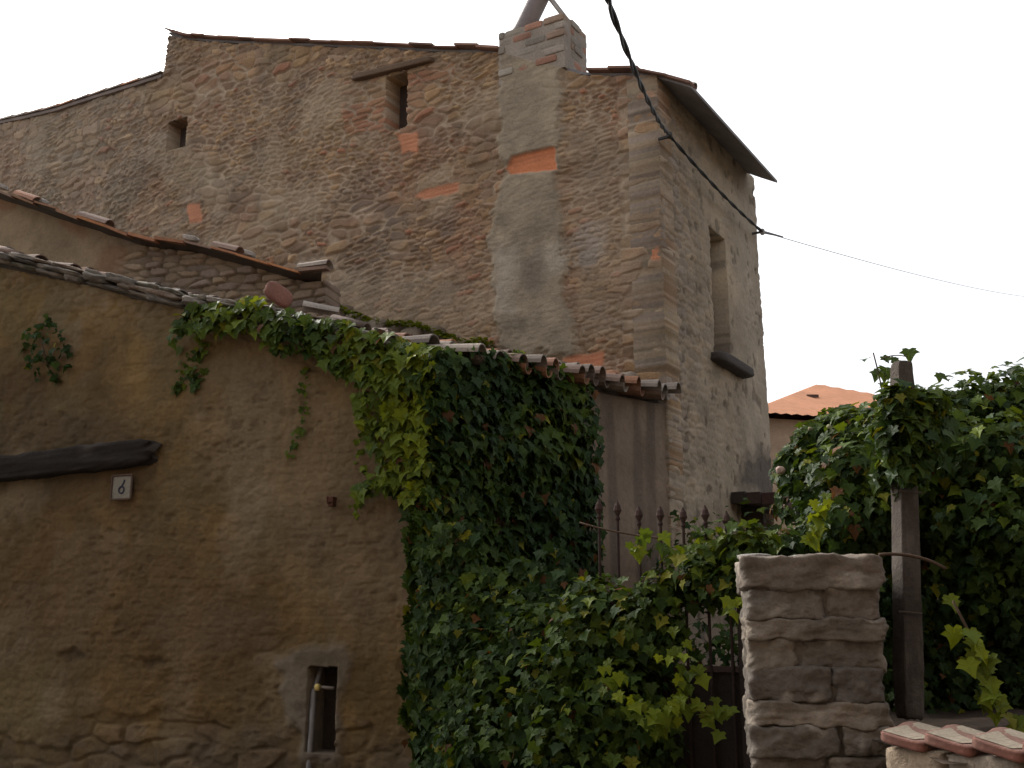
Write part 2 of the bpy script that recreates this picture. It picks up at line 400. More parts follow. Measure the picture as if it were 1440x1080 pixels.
    for k in ('orange', 'bw3', 'b4', 'b5', 'b6', 'b7'):
        o = softpoly(U, V, POL[k], .025, 9, 17, soft=.012)
        lay = .82 + .3 * vn(U * 2, V * 38, 21)
        c = c * (1 - o[..., None]) + np.array((.53, .20, .095) if k == 'orange' else (.46, .20, .11)) * lay[..., None] * o[..., None]
        h = h * (1 - o) + o * (.03 + .008 * vn(U * 2, V * 38, 21))
    c = mixc(c, (.30, .27, .22), sst(_v(330, 200)[0], _v(120, 200)[0], U) * .35)   # paler left end: veiling sky glare put into the colour
    return h, c
relief("wall", PF, 0, max(p[0] for p in tp_lo), -.05, zt_f, .017, f_facade, M_wall, house, [hole1, hole2, [(u_step, 20.)] + [(u_step, float(f_lo(u_step + .02)))] + [(a, float(b)) for a, b in tp_lo[1:]] + [(tp_lo[-1][0] + 2, tp_lo[-1][1]), (tp_lo[-1][0] + 2, 20.)]], corner=[('lo', PR, 501)], thick=.34)

holeR = rect_hole(PR, 995, 322, 1019, 510)
uR0, zR1 = PR.uv(994, 318); uR1, _ = PR.uv(1020, 400)
zR0 = PR.uv(1010, 506)[1]
holeR = [(uR0, zR0), (uR1, zR0), (uR1, zR1), (uR0, zR1)]
door_poly = PR.poly([(1046, 735), (1092, 720), (1098, 900), (1050, 900)])
uD0 = PR.uv(1046, 760)[0]; zD1 = PR.uv(1060, 726)[1]
holeD = [(uD0, .0), (LR - .12, .0), (LR - .12, zD1), (uD0, zD1)]
soot = PR.poly([(1030, 690), (1045, 645), (1062, 630), (1088, 640), (1092, 700)])
def f_right(U, V):
    e, i, j = stones(U, V, .24, .085, 220, .35)
    st = sst(.06, .25, e)
    rough = sst(1.5, .3, U) * .8 + .25 * sst(.5, .62, fbm(U * 1.5, V * 1.2, 3, 230))
    rough = np.clip(rough * sst(1.6, 3.2, V) + .12, 0, 1)
    n = fbm(U * 3, V * 3, 4, 233)
    h = .03 + rough * (st * (.008 + .02 * j) - .008) + .018 * (fbm(U * 12, V * 12, 4, 235) - .5) + .05 * (fbm(U * .8, V * .8, 2, 236) - .5)
    c = np.array((.32, .255, .178)) * (.68 + .64 * n)[..., None]
    s = pal(i, STONE) * (.75 + .45 * j)[..., None]
    k = (st * rough * .8)[..., None]; c = c * (1 - k) + s * k
    c = mixc(c, (.12, .10, .08), (1 - sst(0, .1, e)) * rough * .5)
    c = mixc(c, (.34, .29, .235), sst(1.7, 2.7, U) * .45)
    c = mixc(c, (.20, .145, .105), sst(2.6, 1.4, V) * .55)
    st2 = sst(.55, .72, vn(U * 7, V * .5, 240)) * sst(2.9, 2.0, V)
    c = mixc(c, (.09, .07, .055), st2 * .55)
    c = mixc(c, (.05, .042, .036), softpoly(U, V, soot, .1, 4, 12, soft=.08) * .75)
    dots = sst(.70, .80, fbm(U * 9, V * 7, 2, 250)); c = mixc(c, (.07, .06, .05), dots * .5); h -= dots * .015
    return h, c
zc = f_hi(np.array([0.]))[0]
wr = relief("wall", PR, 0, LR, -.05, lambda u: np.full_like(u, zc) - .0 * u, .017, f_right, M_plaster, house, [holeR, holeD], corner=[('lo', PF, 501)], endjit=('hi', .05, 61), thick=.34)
# rear wall of the house closes the volume
m = MB(); far = PR.pt(LR - .02, 0, -.05); m.box(far + PF.d * 3.6 + ZA * (zc / 2 - .1), PF.d * 3.6, PF.n * .06, ZA * (zc / 2 - .12), (.27, .22, .17)); m.build("rear_wall", M_plaster, house)

# windows: recesses; dark back panels stand for the unlit interior
def window(pl, hole, depth, name="window", board=False, col=(.035, .027, .022)):
    wn = back_panel(pl, hole, depth, M_wood, name, house, .05, col); return wn
window(PF, hole1, .26, col=(.06, .042, .034)); window(PF, hole2, .2, col=(.07, .052, .045))
wr_ = back_panel(PR, holeR, .24, M_wood, "window", house, .05, (.085, .066, .052))
m = MB(); a = PR.uv(997, 504); b = PR.uv(1041, 520)
m.rock(PR.pt((uR0 + uR1) / 2 + .12, zR0 - .03, .06), PR.d * ((uR1 - uR0) / 2 + .26), PR.n * .12, ZA * .055, (.075, .066, .06), 3, .04, 6, 10)
m.build("sill", M_rock, wr_, smooth=True)
back_panel(PR, holeD, .2, M_wood, "door", house, .0, (.035, .028, .022))
# timber lintel over the gable window
m = MB(); a = PF.uv(500, 113); b = PF.uv(612, 86); pa = PF.pt(a[0], a[1], .05); pb = PF.pt(b[0], b[1], .05)
ax = (pb - pa) / 2; ux = np.cross(ax, PF.n); ux /= np.linalg.norm(ux)
m.rock((pa + pb) / 2, ax, PF.n * .05, ux * .038, (.13, .085, .055), 9, .05, 7, 10); m.build("lintel", M_wood, house, smooth=True)
# canopy over the door at the foot of the right wall
m = MB(); a = PR.uv(1018, 712)
for k in range(3):
    m.box(PR.pt(2.52, a[1] + .10 - .012 * k, .12 + .16 * k), PR.d * (.90 - .02 * k), PR.n * .075, ZA * .06, (.045 + .01 * k, .035, .028))
m.box(PR.pt(2.0, a[1] - .06, .12), PR.d * .05, PR.n * .16, ZA * .09, (.05, .04, .03))
m.build("door_canopy", M_wood, house)

# roofs ------------------------------------------------------------
def coppo(mb, p, ax, upv, L, r0, r1, col, seg=6, th=.012, concave=False):
    """one barrel tile: half tube from p along ax (unit), open below"""
    ax = ax / np.linalg.norm(ax); side = np.cross(ax, upv); side /= np.linalg.norm(side); up = np.cross(side, ax)
    v = []
    for (t, r) in ((0, r0), (L, r1)):
        for rr in (r, r - th):
            for k in range(seg + 1):
                a = math.pi * k / seg; s_ = -1 if concave else 1
                v.append(p + ax * t + side * (rr * math.cos(a)) + up * (s_ * rr * .85 * math.sin(a)))
    n = seg + 1; f = []
    for k in range(seg):
        f += [(k, k + 1, 2 * n + k + 1, 2 * n + k), (n + k + 1, n + k, 3 * n + k, 3 * n + k + 1), (k + 1, k, n + k, n + k + 1), (2 * n + k, 2 * n + k + 1, 3 * n + k + 1, 3 * n + k)]
    f += [(0, 2 * n, 3 * n, n), (n - 1, 2 * n - 1, 4 * n - 1, 3 * n - 1)]
    mb.add(v, f, col)
TILEC = [(.34, .24, .19), (.40, .22, .15), (.30, .25, .21), (.36, .30, .25), (.44, .22, .13), (.27, .20, .165), (.39, .33, .28)]
def tcol(): c = np.array(random.choice(TILEC)); return c * random.uniform(.75, 1.1)

def roof_slab(name, pl, prof, front, back, th, mat, parent, col, steps=40, bdir=None):
    """sloping slab following profile z(u) between u-range, running back along -n"""
    us = np.linspace(prof[0][0], prof[-1][0], steps); zs = np.interp(us, [p[0] for p in prof], [p[1] for p in prof])
    v = []; f = []
    for u, z in zip(us, zs):
        for hh in (front, -back):
            w_ = .012 * (random.random() - .5)
            q = pl.pt(u, z + w_, hh) if (hh > 0 or bdir is None) else pl.pt(u, z + w_, 0) + bdir * back
            v += [q, q - ZA * th]
    for i in range(steps - 1):
        a = 4 * i; b = a + 4
        f += [(a, a + 2, b + 2, b), (a + 1, b + 1, b + 3, a + 3), (a, b, b + 1, a + 1), (a + 2, a + 3, b + 3, b + 2)]
    f += [(0, 1, 3, 2), (4 * steps - 4, 4 * steps - 2, 4 * steps - 1, 4 * steps - 3)]
    m = MB(); m.add(v, f, col); return m.build(name, mat, parent)

# solve overhang so both eave tips have one height
best = None
for o in np.linspace(.1, 1.0, 181):
    q1 = on_plane(959, 104, PR.P + PR.n * o, PR.n); q2 = on_plane(1094, 270, PR.P + PR.n * o, PR.n)
    d_ = abs(q1[2] - q2[2])
    if best is None or d_ < best[0]: best = (d_, o, q1, q2)
OV = best[1] if .2 < best[1] < .7 else .4
q1 = on_plane(959, 104, PR.P + PR.n * OV, PR.n); q2 = on_plane(1094, 270, PR.P + PR.n * OV, PR.n)
print("eave", best, "zc", zc, "top profile", [(round(a, 2), round(b, 2)) for a, b in tp_hi], "low", [(round(a, 2), round(b, 2)) for a, b in tp_lo])
z_eave = q1[2]
fwd0 = float(np.dot(q1 - C, PR.d)); fwd1 = float(np.dot(q2 - C, PR.d))
prof = [(-OV, z_eave)] + [(u, z + .05) for u, z in tp_hi if u > .05]
rf = roof_slab("roof", PF, prof, .0, fwd1, .035, M_conc, house, (.22, .21, .21))
# verge: thin line of flat tiles along the gable edge
cLv, cRv = PF.uv(705, 60)[0], PF.uv(799, 60)[0]
m = MB(); u = -OV
while u < tp_hi[-1][0] - .05:
    L = random.uniform(.22, .40)
    if cRv - .3 < u < cLv - .03: u = cLv; m.build("verge_tiles", M_tile, rf); m = MB(); continue
    u2 = min(u + L, tp_hi[-1][0])
    za = np.interp(u, [p[0] for p in prof], [p[1] for p in prof]); zb = np.interp(u2, [p[0] for p in prof], [p[1] for p in prof])
    pa = PF.pt(u, za, 0); pb = PF.pt(u2, zb, 0); ax = (pb - pa) / 2 * 1.06
    upv = np.cross(ax, PF.n); upv /= np.linalg.norm(upv); upv *= np.sign(upv[2])
    tl = random.uniform(-.012, .02)
    m.box((pa + pb) / 2 + upv * (.008 + tl * .7), ax, PF.n * random.uniform(.07, .11), upv * random.uniform(.008, .014), np.array((.26, .15, .11)) * random.uniform(.6, 1.3))
    if random.random() < .4:
        coppo(m, pa + upv * (.012 + tl) - PF.n * .08, ax, upv, np.linalg.norm(ax) * 2, .06, .05, tcol() * .9)
    u = u2
m.build("verge_tiles", M_tile, rf)
lp = [(u, z + .05) for u, z in tp_lo]
rl = roof_slab("roof", PF, lp, .06, 3.0, .05, M_tile, house, (.2, .16, .14))
m = MB(); u = lp[0][0] + .05
while u < lp[-1][0]:
    L = random.uniform(.3, .42); za, zb = [np.interp(q, [p[0] for p in lp], [p[1] for p in lp]) for q in (u, u + L)]
    pa = PF.pt(u, za + .012, 0); pb = PF.pt(u + L, zb + .012, 0)
    coppo(m, pa, pb - pa, ZA, L * 1.08, .085, .07, tcol())
    u += L
m.build("verge_tiles", M_tile, rl)

# chimney: brick stack over the rendered flue strip
ch = thing("tmp", (0, 0, 0), None, None); bpy.data.objects.remove(ch)
cz0 = PF.uv(748, 112)[1]; cL = PF.uv(705, 60)[0]; cR = PF.uv(799, 60)[0]; czT = PF.uv(760, 33)[1]
cw = (cL - cR); cdp = .50
m = MB(); nrow = 7; bh = (czT - cz0) / nrow; z = cz0; row = 0
m.box(PF.pt((cL + cR) / 2, (cz0 + czT) / 2 - .01, .053 - cdp / 2), PF.d * (cw / 2 - .010), PF.n * (cdp / 2 + .012), ZA * ((czT - cz0) / 2 - .01), (.27, .23, .19))
while row < nrow:
    for face in (0, 1, 2, 3):
        Lf = cw if face in (0, 2) else cdp - .22
        x = -(.14 if row % 2 else 0)
        while x < Lf - .03:
            L = random.uniform(.24, .29) if face in (0, 2) else random.uniform(.2, .26); x0 = max(x, 0); x1 = min(x + L, Lf)
            if x1 - x0 > .05 and random.random() < (.86 if row > 2 else .6):
                colr = np.array(random.choice([(.38, .19, .13), (.33, .17, .12), (.29, .24, .20), (.35, .23, .17), (.30, .24, .20), (.27, .22, .18)])) * random.uniform(.75, 1.1)
                pr = random.uniform(-.006, .012)
                mid = (x0 + x1) / 2; ex = (x1 - x0) / 2 - .006
                if face == 0: c_ = PF.pt(cR + mid, z + bh / 2, .075 + pr - .055); e1, e2 = PF.d * ex, PF.n * .055
                elif face == 2: c_ = PF.pt(cR + mid, z + bh / 2, .035 - pr - cdp + .055); e1, e2 = PF.d * ex, PF.n * .055
                elif face == 1: c_ = PF.pt(cR + .055 - pr, z + bh / 2, .035 - .11 - mid); e1, e2 = PF.n * ex, PF.d * .055
                else: c_ = PF.pt(cL - .055 + pr, z + bh / 2, .035 - .11 - mid); e1, e2 = PF.n * ex, PF.d * .055
                m.rock(c_, e1, e2, ZA * (bh / 2 - .006), colr * np.array((.95, 1.02, 1.02)), int(random.random() * 999), .04, 5, 9)
            x += L
    z += bh; row += 1
chim = m.build("chimney", M_tile, house, smooth=False)
m = MB(); pa = on_plane(737, 40, PF.P - PF.n * .2, PF.n); pb = on_plane(778, -45, PF.P - PF.n * .2, PF.n); ext = pb - pa
m.tube([pa - ext * .12, pa, pb, pb + ext * .35], .118, 18, (.20, .175, .17)); m.build("flue_pipe", M_zinc, chim, smooth=True)
m = MB(); pa = on_plane(797, 28, PF.P - PF.n * .25, PF.n); pb = on_plane(768, -10, PF.P - PF.n * .2, PF.n); e_ = pb - pa
m.tube([pa - e_ * .25, pb + e_ * .05], .03, 8, (.32, .29, .26)); m.build("flue_brace", M_zinc, chim, smooth=True)

# ================================================================== LOW OUTBUILDING (front)
low_b = thing("outbuilding", K.tolist(), "low plastered outbuilding with a sagging tiled lean-to roof at the front left", "outbuilding")
zE0, zE1 = PS.uv(606, 500)[1], PS.uv(938, 562)[1]
a_px = [(600, 502), (520, 482), (430, 462), (290, 440), (200, 418), (90, 392), (0, 370), (-80, 346), (-200, 312)]
ap = [PA.uv(*p) for p in a_px]; f_a = pline(ap + [(0, zE0)])
nich = rect_hole(PA, 436, 937, 478, 1058)
PAP = {k: PA.poly(v) for k, v in dict(
    nsur=[(395, 925), (420, 905), (480, 905), (500, 930), (492, 950), (475, 1075), (430, 1075), (405, 990)],
    dirt=[(-60, 540), (60, 500), (180, 560), (240, 620), (230, 720), (140, 760), (-60, 720)],
    rust_vignette=[(-40, 840), (120, 700), (300, 760), (420, 830), (400, 960), (200, 960), (60, 900), (-40, 900)],
    pale=[(290, 500), (420, 480), (590, 560), (600, 900), (480, 880), (330, 700)],
    hole1=[(85, 920), (110, 912), (128, 925), (100, 935)], hole2=[(200, 928), (222, 922), (240, 936), (210, 940)], hole3=[(571, 938), (577, 934), (579, 942), (573, 946)],
    scar=[(570, 835), (590, 825), (592, 850), (575, 852)]).items()}
beam_a = PA.uv(-60, 672); beam_b = PA.uv(226, 640)
def f_front(U, V):
    n = fbm(U * 2.2, V * 2.2, 5, 300); n2 = fbm(U * 9, V * 11, 4, 303)
    e, i, j = stones(U, V, .34, .15, 310, .4)
    e2, i2, j2 = stones(U, V, .2, .07, 318, .4)
    st = sst(.05, .22, e); s2 = sst(.05, .25, e2)
    expo = sst(.52, .60, fbm(U * 1.5, V * 2.4, 4, 305) + sst(.62, .05, V) * .22)           # plaster lost near the foot
    expo = np.maximum(expo * sst(.85, .4, V), .45 * sst(.64, .74, fbm(U * 1.6 + 8, V * 2.1, 4, 333)))
    top = sst(.40, .05, f_a(U) - V + .25 * (fbm(U * 3, V * 3, 3, 306) - .5)) * .55
    ro = np.clip(expo + .12 * s2, 0, 1)
    h = .035 + .05 * (fbm(U * .9, V * .9, 3, 320) - .5) + .018 * (n2 - .5) + .006 * (fbm(U * 40, V * 40, 2, 322) - .5)
    h = h * (1 - expo) + expo * (.012 + st * (.004 + .022 * j) + .014 * (n2 - .5)) + .004 * s2 * (1 - expo) + .012 * (fbm(U * 18, V * 22, 4, 323) - .5)
    h += .012 * top * s2
    pit = sst(.62, .72, fbm(U * 12 + 3, V * 17, 3, 340)) * sst(.42, .6, fbm(U * 1.8, V * 1.8, 3, 341)); h -= pit * .009
    c = np.array((.150, .094, .036)) * (.5 + 1.0 * n)[..., None] * (.8 + .4 * n2)[..., None]
    c = mixc(c, (.125, .092, .045), sst(.45, .62, fbm(U * 1.3 + 5, V * 1.1, 4, 342)) * .6)
    c = mixc(c, (.185, .138, .092), softpoly(U, V, PAP['pale'], .3, 1.6, 6, soft=.2) * .45)
    c = mixc(c, (.058, .036, .02), softpoly(U, V, PAP['dirt'], .35, 2, 7, soft=.25) * .7 * (.4 + 1.2 * fbm(U * 4, V * 3, 4, 361)).clip(0, 1))
    c = mixc(c, (.075, .058, .03), sst(.52, .70, fbm(U * 6, V * .8, 4, 363)) * .22)
    c = mixc(c, (.20, .15, .095), sst(.56, .68, fbm(U * 1.9 + 3, V * 1.7, 5, 365)) * .5)
    c = mixc(c, (.085, .048, .020), softpoly(U, V, PAP['rust_vignette'], .35, 1.8, 8, soft=.25) * .6)  # rusty stain, darkened so the corner vignette sits in the colour
    expo = expo * sst(.42, .58, fbm(U * 4, V * 5, 4, 367)) * .7
    s = pal(i, STONE) * (.45 + .45 * j)[..., None] * np.array((.85, .75, .62))
    c = c * (1 - (expo * st * .75)[..., None]) + s * (expo * st * .75)[..., None]
    c = mixc(c, (.085, .062, .04), expo * (1 - st) * .45); c = mixc(c, (.085, .06, .034), pit * .4)
    c = mixc(c, (.26, .20, .15), top * s2 * .35)
    ns = softpoly(U, V, PAP['nsur'], .09, 5, 9, soft=.03); h = h * (1 - ns) + ns * (.045 + .03 * n2)
    c = mixc(c, (.15, .128, .102), ns * .7 * (.5 + n).clip(0, 1))
    for k in ('hole1', 'hole2', 'hole3'):
        o = softpoly(U, V, PAP[k], .03, 9, 10, soft=.02); h -= o * .03; c = mixc(c, (.05, .036, .022), o * .5)
    o = softpoly(U, V, PAP['scar'], .03, 9, 10, soft=.02); c = mixc(c, (.34, .24, .17), o * .5); h -= o * .015
    dm = sst(.55, .25, V + .25 * (fbm(U * 2.4, V * 2, 4, 350) - .5)); c = mixc(c, (.09, .068, .05), dm * .35)      # darker foot: vignette of the lower frame put into the colour
    c = mixc(c, (.10, .09, .04), sst(2.4, 5, U) * sst(.5, .6, fbm(U * 3, V * 2, 3, 352)) * .4)
    return h, c
relief("wall", PA, 0, 5.6, -.08, lambda u: f_a(u) - .03 + .03 * (vn(u * 4, u * 0, 7) - .5), .015, f_front, M_plaster, low_b, [nich], corner=[('lo', PS, 701)], hole_d=.3)
def f_side(U, V):
    n = fbm(U * 2.5, V * 2.5, 5, 400); n2 = fbm(U * 10, V * 10, 4, 402)
    h = .03 + .05 * (fbm(U, V, 3, 403) - .5) + .016 * (n2 - .5)
    c = np.array((.205, .15, .108)) * (.66 + .68 * n)[..., None]
    stv = sst(.5, .72, vn(U * 8, V * .45, 404)); c = mixc(c, (.085, .065, .05), stv * .6)
    c = mixc(c, (.17, .11, .07), sst(1.9, 1.2, V) * .5)
    return h, c
relief("wall", PS, 0, LS, -.08, lambda u: np.interp(u, [0, LS], [zE0, zE1]) - .06, .02, f_side, M_plaster, low_b, corner=[('lo', PA, 701)])
back_panel(PA, nich, .2, M_rock, "niche_back", low_b, .05, (.05, .04, .03))
# sagging roof: coppi in columns, eave along the side wall
TAN = (ap[-3][1] - zE0) / (np.linalg.norm(PA.d * ap[-3][0]) * float(np.dot(PA.d, -PS.n)))
print("roofA tan", TAN, "eave", zE0, zE1, "LS", LS)
rdir = -PS.n
def zroof(e, r): return np.interp(e, [-3, 0, LS], [zE0 - .02, zE0, zE1]) + TAN * r - .05 * math.sin(math.pi * min(max(r / 3.6, 0), 1)) + .03 * (vn(np.array(e * 1.5), np.array(r * 1.2), 31) - .5)
def in_roof(e, r, margin=0.0):
    q = PS.P + PS.d * e + rdir * r
    fA = np.dot(q - PA.P, PA.n); fF = np.dot(q - PF.P, PF.n); fB = np.dot(q - PB.P, PB.n)
    return fA < -.10 + margin and fF > -.05 and (fB > -.02 or np.dot(q - PB.P, PB.d) < -.02)
m = MB(); Lt = .40; sp = .235; ax_t = PA.d
def rp(e, r):
    q = PS.P + PS.d * e + ax_t * r; d_ = q - PS.P
    return q, float(np.dot(d_, PS.d)), float(np.dot(d_, rdir))
for ci in range(-1, 27):
    e = ci * sp - .02 + random.uniform(-.02, .02); r = -.24 + random.uniform(-.06, .05)
    while r < 4.9:
        qa, ea, ra = rp(e, r); qb, eb_, rb_ = rp(e, r + Lt); qm, em, rm = rp(e, r + .2)
        if em < LS + .02 + .2 * rm and in_roof(em, rm) and in_roof(*rp(e, r + Lt * .7)[1:]):
            za_, zb_ = float(zroof(ea, ra)), float(zroof(eb_, rb_)); lf = .045
            p0 = qa + ZA * (za_ + .03 + lf + random.uniform(-.02, .025)); p1 = qb + PS.d * random.uniform(-.025, .025) + ZA * (zb_ + .03)
            coppo(m, p0, p1 - p0, ZA, np.linalg.norm(p1 - p0) * 1.15, .105, .082, tcol() * (.72 if r < .8 else .55), 8)
            q2, e2, r2 = rp(e + sp / 2, r + .03); q3, e3, r3 = rp(e + sp / 2, r + Lt)
            if in_roof(e2, r2) and e2 < LS:
                coppo(m, q2 + ZA * (float(zroof(e2, r2)) + .045 + lf * .5), q3 - q2 + ZA * (float(zroof(e3, r3)) - float(zroof(e2, r2)) - lf * .5), ZA, Lt * 1.1, .085, .10, tcol() * .7, concave=True)
        r += Lt
roofA = m.build("roof", M_tile, low_b)
# roof deck beneath the tiles (blocks light)
m = MB(); cor = []
for (uu, pl, hh) in ((-.05, PA, .04), (5.6, PA, .04)):
    q = pl.P + pl.d * uu + pl.n * hh; rr = float(np.dot(q - PS.P, rdir)); ee = float(np.dot(q - PS.P, PS.d)); cor.append(q + ZA * (float(zroof(ee, rr)) - .0))
for (uu, pl, hh) in ((7.0, PF, .02), (.05, PF, .02)):
    q = pl.P + pl.d * uu + pl.n * hh; rr = float(np.dot(q - PS.P, rdir)); ee = float(np.dot(q - PS.P, PS.d)); cor.append(q + ZA * (float(zroof(ee, rr)) - .0))
n_ = len(cor); m.add(cor + [c_ - ZA * .05 for c_ in cor], [(0, 1, 2, 3), (7, 6, 5, 4), (0, 4, 5, 1), (1, 5, 6, 2), (2, 6, 7, 3), (3, 7, 4, 0)], (.07, .055, .045)); m.build("roof_deck", M_wood, roofA)
# verge of the front wall: broken tiles and flat stones along the slope
m = MB(); u = .25; sd_ = 0
while u < 5.4:
    for layer in range(3):
        L = random.uniform(.14, .40); z0 = float(f_a(np.array(u))); z1 = float(f_a(np.array(u + L)))
        pa = PA.pt(u, z0 + .0 + .042 * layer, random.uniform(.0, .04)); pb = PA.pt(u + L, z1 + .0 + .042 * layer, random.uniform(.0, .04))
        ax = pb - pa; colr = np.array(random.choice([(.20, .17, .14), (.15, .13, .11), (.26, .225, .19), (.19, .13, .09), (.11, .10, .07)])) * random.uniform(.6, 1.15)
        if random.random() < .25 and layer == 2: coppo(m, pb + ZA * .01, -ax, ZA, L * 1.1, .08, .065, tcol() * .6)
        else: m.rock((pa + pb) / 2 + ZA * .012, ax / 2 * 1.02, PA.n * random.uniform(.09, .16), ZA * random.uniform(.018, .04), colr, int(u * 97) + layer, .22, 7, 4, .012)
        sd_ += 1
    u += random.uniform(.2, .34)
m.build("verge_stones", M_rock, roofA, smooth=True)
# mortared, mossy upstand where the roof meets the tall house
m = MB(); u = .25
while u < 4.9:
    q = PF.P + PF.d * u; rr = float(np.dot(q - PS.P, rdir)); ee = float(np.dot(q - PS.P, PS.d)); z = float(zroof(ee, rr))
    L = random.uniform(.15, .4); hgt = random.uniform(.05, .11) if u < 2.0 else random.uniform(.10, .24)
    colr = np.array(random.choice([(.23, .18, .12), (.17, .13, .09), (.25, .20, .15), (.20, .14, .09)] if u > .9 else [(.45, .2, .11), (.40, .22, .14), (.30, .25, .2)])) * random.uniform(.7, 1.1)
    m.rock(PF.pt(u + L / 2, z + .10 + hgt * .5, .10), PF.d * L / 2, PF.n * random.uniform(.08, .16), ZA * hgt, colr, int(u * 131), .14, 5, 4)
    u += L * .93
m.build("flashing_stones", M_rock, roofA, smooth=True)
# big old beam let into the wall
m = MB(); pa = PA.pt(*beam_a, .05); pb = PA.pt(*beam_b, .05); ax = (pb - pa) / 2
m.rock((pa + pb) / 2 + ZA * .02, ax, PA.n * .10, ZA * .11, (.018, .013, .010), 77, .10, 22, 6, .02, 0.0); m.build("beam", M_wood, low_b, smooth=True)
m = MB(); q = PA.uv(474, 707); m.box(PA.pt(q[0], q[1], .06), PA.d * .02, PA.n * .04, ZA * .035, (.09, .04, .025)); m.tube([PA.pt(q[0], q[1], .08), PA.pt(q[0], q[1] - .02, .14), PA.pt(q[0], q[1] + .03, .15)], .008, 6, (.08, .035, .02)); m.build("hook", M_iron, low_b)

# number plate
q = PA.uv(181, 687); NP = PA.pt(q[0], q[1], .075)
plate = thing("house_number_plate", NP.tolist(), "small square white house number plate on the brown plaster below the beam", "number plate")
m = MB(); m.rock(NP, PA.d * .092, PA.n * .012, ZA * .092, (.24, .22, .18), 5, .01, 6, 16); m.build("plate", M_conc, plate)
m = MB()
for a, b in (((-1, 1), (1, 1)), ((1, 1), (1, -1)), ((1, -1), (-1, -1)), ((-1, -1), (-1, 1))):
    m.tube([NP + PA.n * .016 + PA.d * (x_ * .098) + ZA * (y_ * .098) for x_, y_ in (a, b)], .008, 6, (.12, .08, .06))
m.build("frame", M_iron, plate)
m = MB(); pts = []
for t in np.linspace(0, 1, 22):                                         # the figure 6
    if t < .4: s_ = t / .4; pts.append((.026 - .050 * s_ + .012 * math.sin(s_ * math.pi), .060 - .075 * s_))
    else: a = math.pi - 2 * math.pi * (t - .4) / .6; pts.append((.001 + .026 * math.cos(a) + .0, -.022 + .028 * -math.sin(a)))
m.tube([NP + PA.n * .013 - PA.d * x_ + ZA * y_ for x_, y_ in pts], .0075, 6, (.05, .05, .07)); m.build("numeral", M_iron, plate)

# water pipe with tap in the niche
a = PA.uv(443, 968); b = PA.uv(441, 1085); PT = PA.pt(a[0], b[1], .03)
tap = thing("water_pipe", PT.tolist(), "old water pipe with a small brass tap inside the wall niche", "water tap")
m = MB(); m.tube([PA.pt(a[0], .0, .05), PA.pt(a[0], b[1], .04), PA.pt(a[0], a[1] - .02, .02), PA.pt(a[0] - .01, a[1] + .05, -.02), PA.pt(a[0] - .02, a[1] + .18, -.06)], .022, 10, (.17, .155, .145)); m.build("pipe", M_zinc, tap, smooth=True)
m = MB(); q = PA.uv(452, 966); m.tube([PA.pt(a[0], q[1], .02), PA.pt(q[0], q[1], .03), PA.pt(q[0] - .12, q[1] - .006, .03)], .013, 8, (.2, .17, .14)); m.build("tap_body", M_zinc, tap, smooth=True)
m = MB(); m.rock(PA.pt(q[0], q[1], .055), PA.d * .022, PA.n * .02, ZA * .026, (.50, .38, .12), 4, .05, 5, 3); m.build("tap_handle", M_zinc, tap, smooth=True)

# ================================================================== MIDDLE BUILDING
mid = thing("outbuilding", PB.P.tolist(), "narrow plastered building with an orange-edged overhanging roof, behind the front outbuilding", "outbuilding")
b_px = [(436, 392), (290, 352), (215, 343), (150, 322), (60, 292), (0, 272), (-120, 232)]
bp_ = [PB.uv(*p) for p in b_px]; f_b = pline(bp_)
def f_mid(U, V):
    n = fbm(U * 2.5, V * 2.5, 5, 450); e, i, j = stones(U, V, .22, .08, 455, .4); st = sst(.05, .24, e)
    ro = sst(2.9, 1.9, U + .5 * (fbm(U * 2, V * 2, 3, 456) - .5))
    h = .03 + ro * (st * (.01 + .035 * j) - .01) + .02 * (fbm(U * 9, V * 9, 4, 457) - .5)
    c = np.array((.25, .185, .115)) * (.65 + .7 * n)[..., None]
    c = mixc(c, (.22, .10, .05), sst(.52, .66, fbm(U * 2, V * 2, 3, 458)) * .5 * sst(1.5, 2.4, U))
    s = pal(i, STONE) * (.7 + .5 * j)[..., None]; k = (ro * st * .8)[..., None]; c = c * (1 - k) + s * k
    c = mixc(c, (.07, .055, .04), ro * (1 - st) * .5)
    return h, c
relief("wall", PB, 0, bp_[-1][0], 2.4, lambda u: f_b(u) - .05, .02, f_mid, M_plaster, mid)
m = MB(); cA = PB.pt(0.06, 0, -.02); side = V3(-.23, .97) * 2.2
m.box(cA + side * .55 + ZA * (f_b(np.array(0.)) * .5 + 1.2 - .08), side * .5, np.cross(side / np.linalg.norm(side), ZA) * .06, ZA * (f_b(np.array(0.)) * .5 - 1.2), (.22, .17, .12)); m.build("side_wall", M_plaster, mid)
bprof = [(-.05, f_b(np.array(0.)) - .015)] + [(u, z) for u, z in bp_]
rb = roof_slab("roof", PB, bprof, .22, 2.6, .02, M_tile, mid, (.075, .058, .045), bdir=V3(-.23, .97))
m = MB(); u = -.12; segs = 0
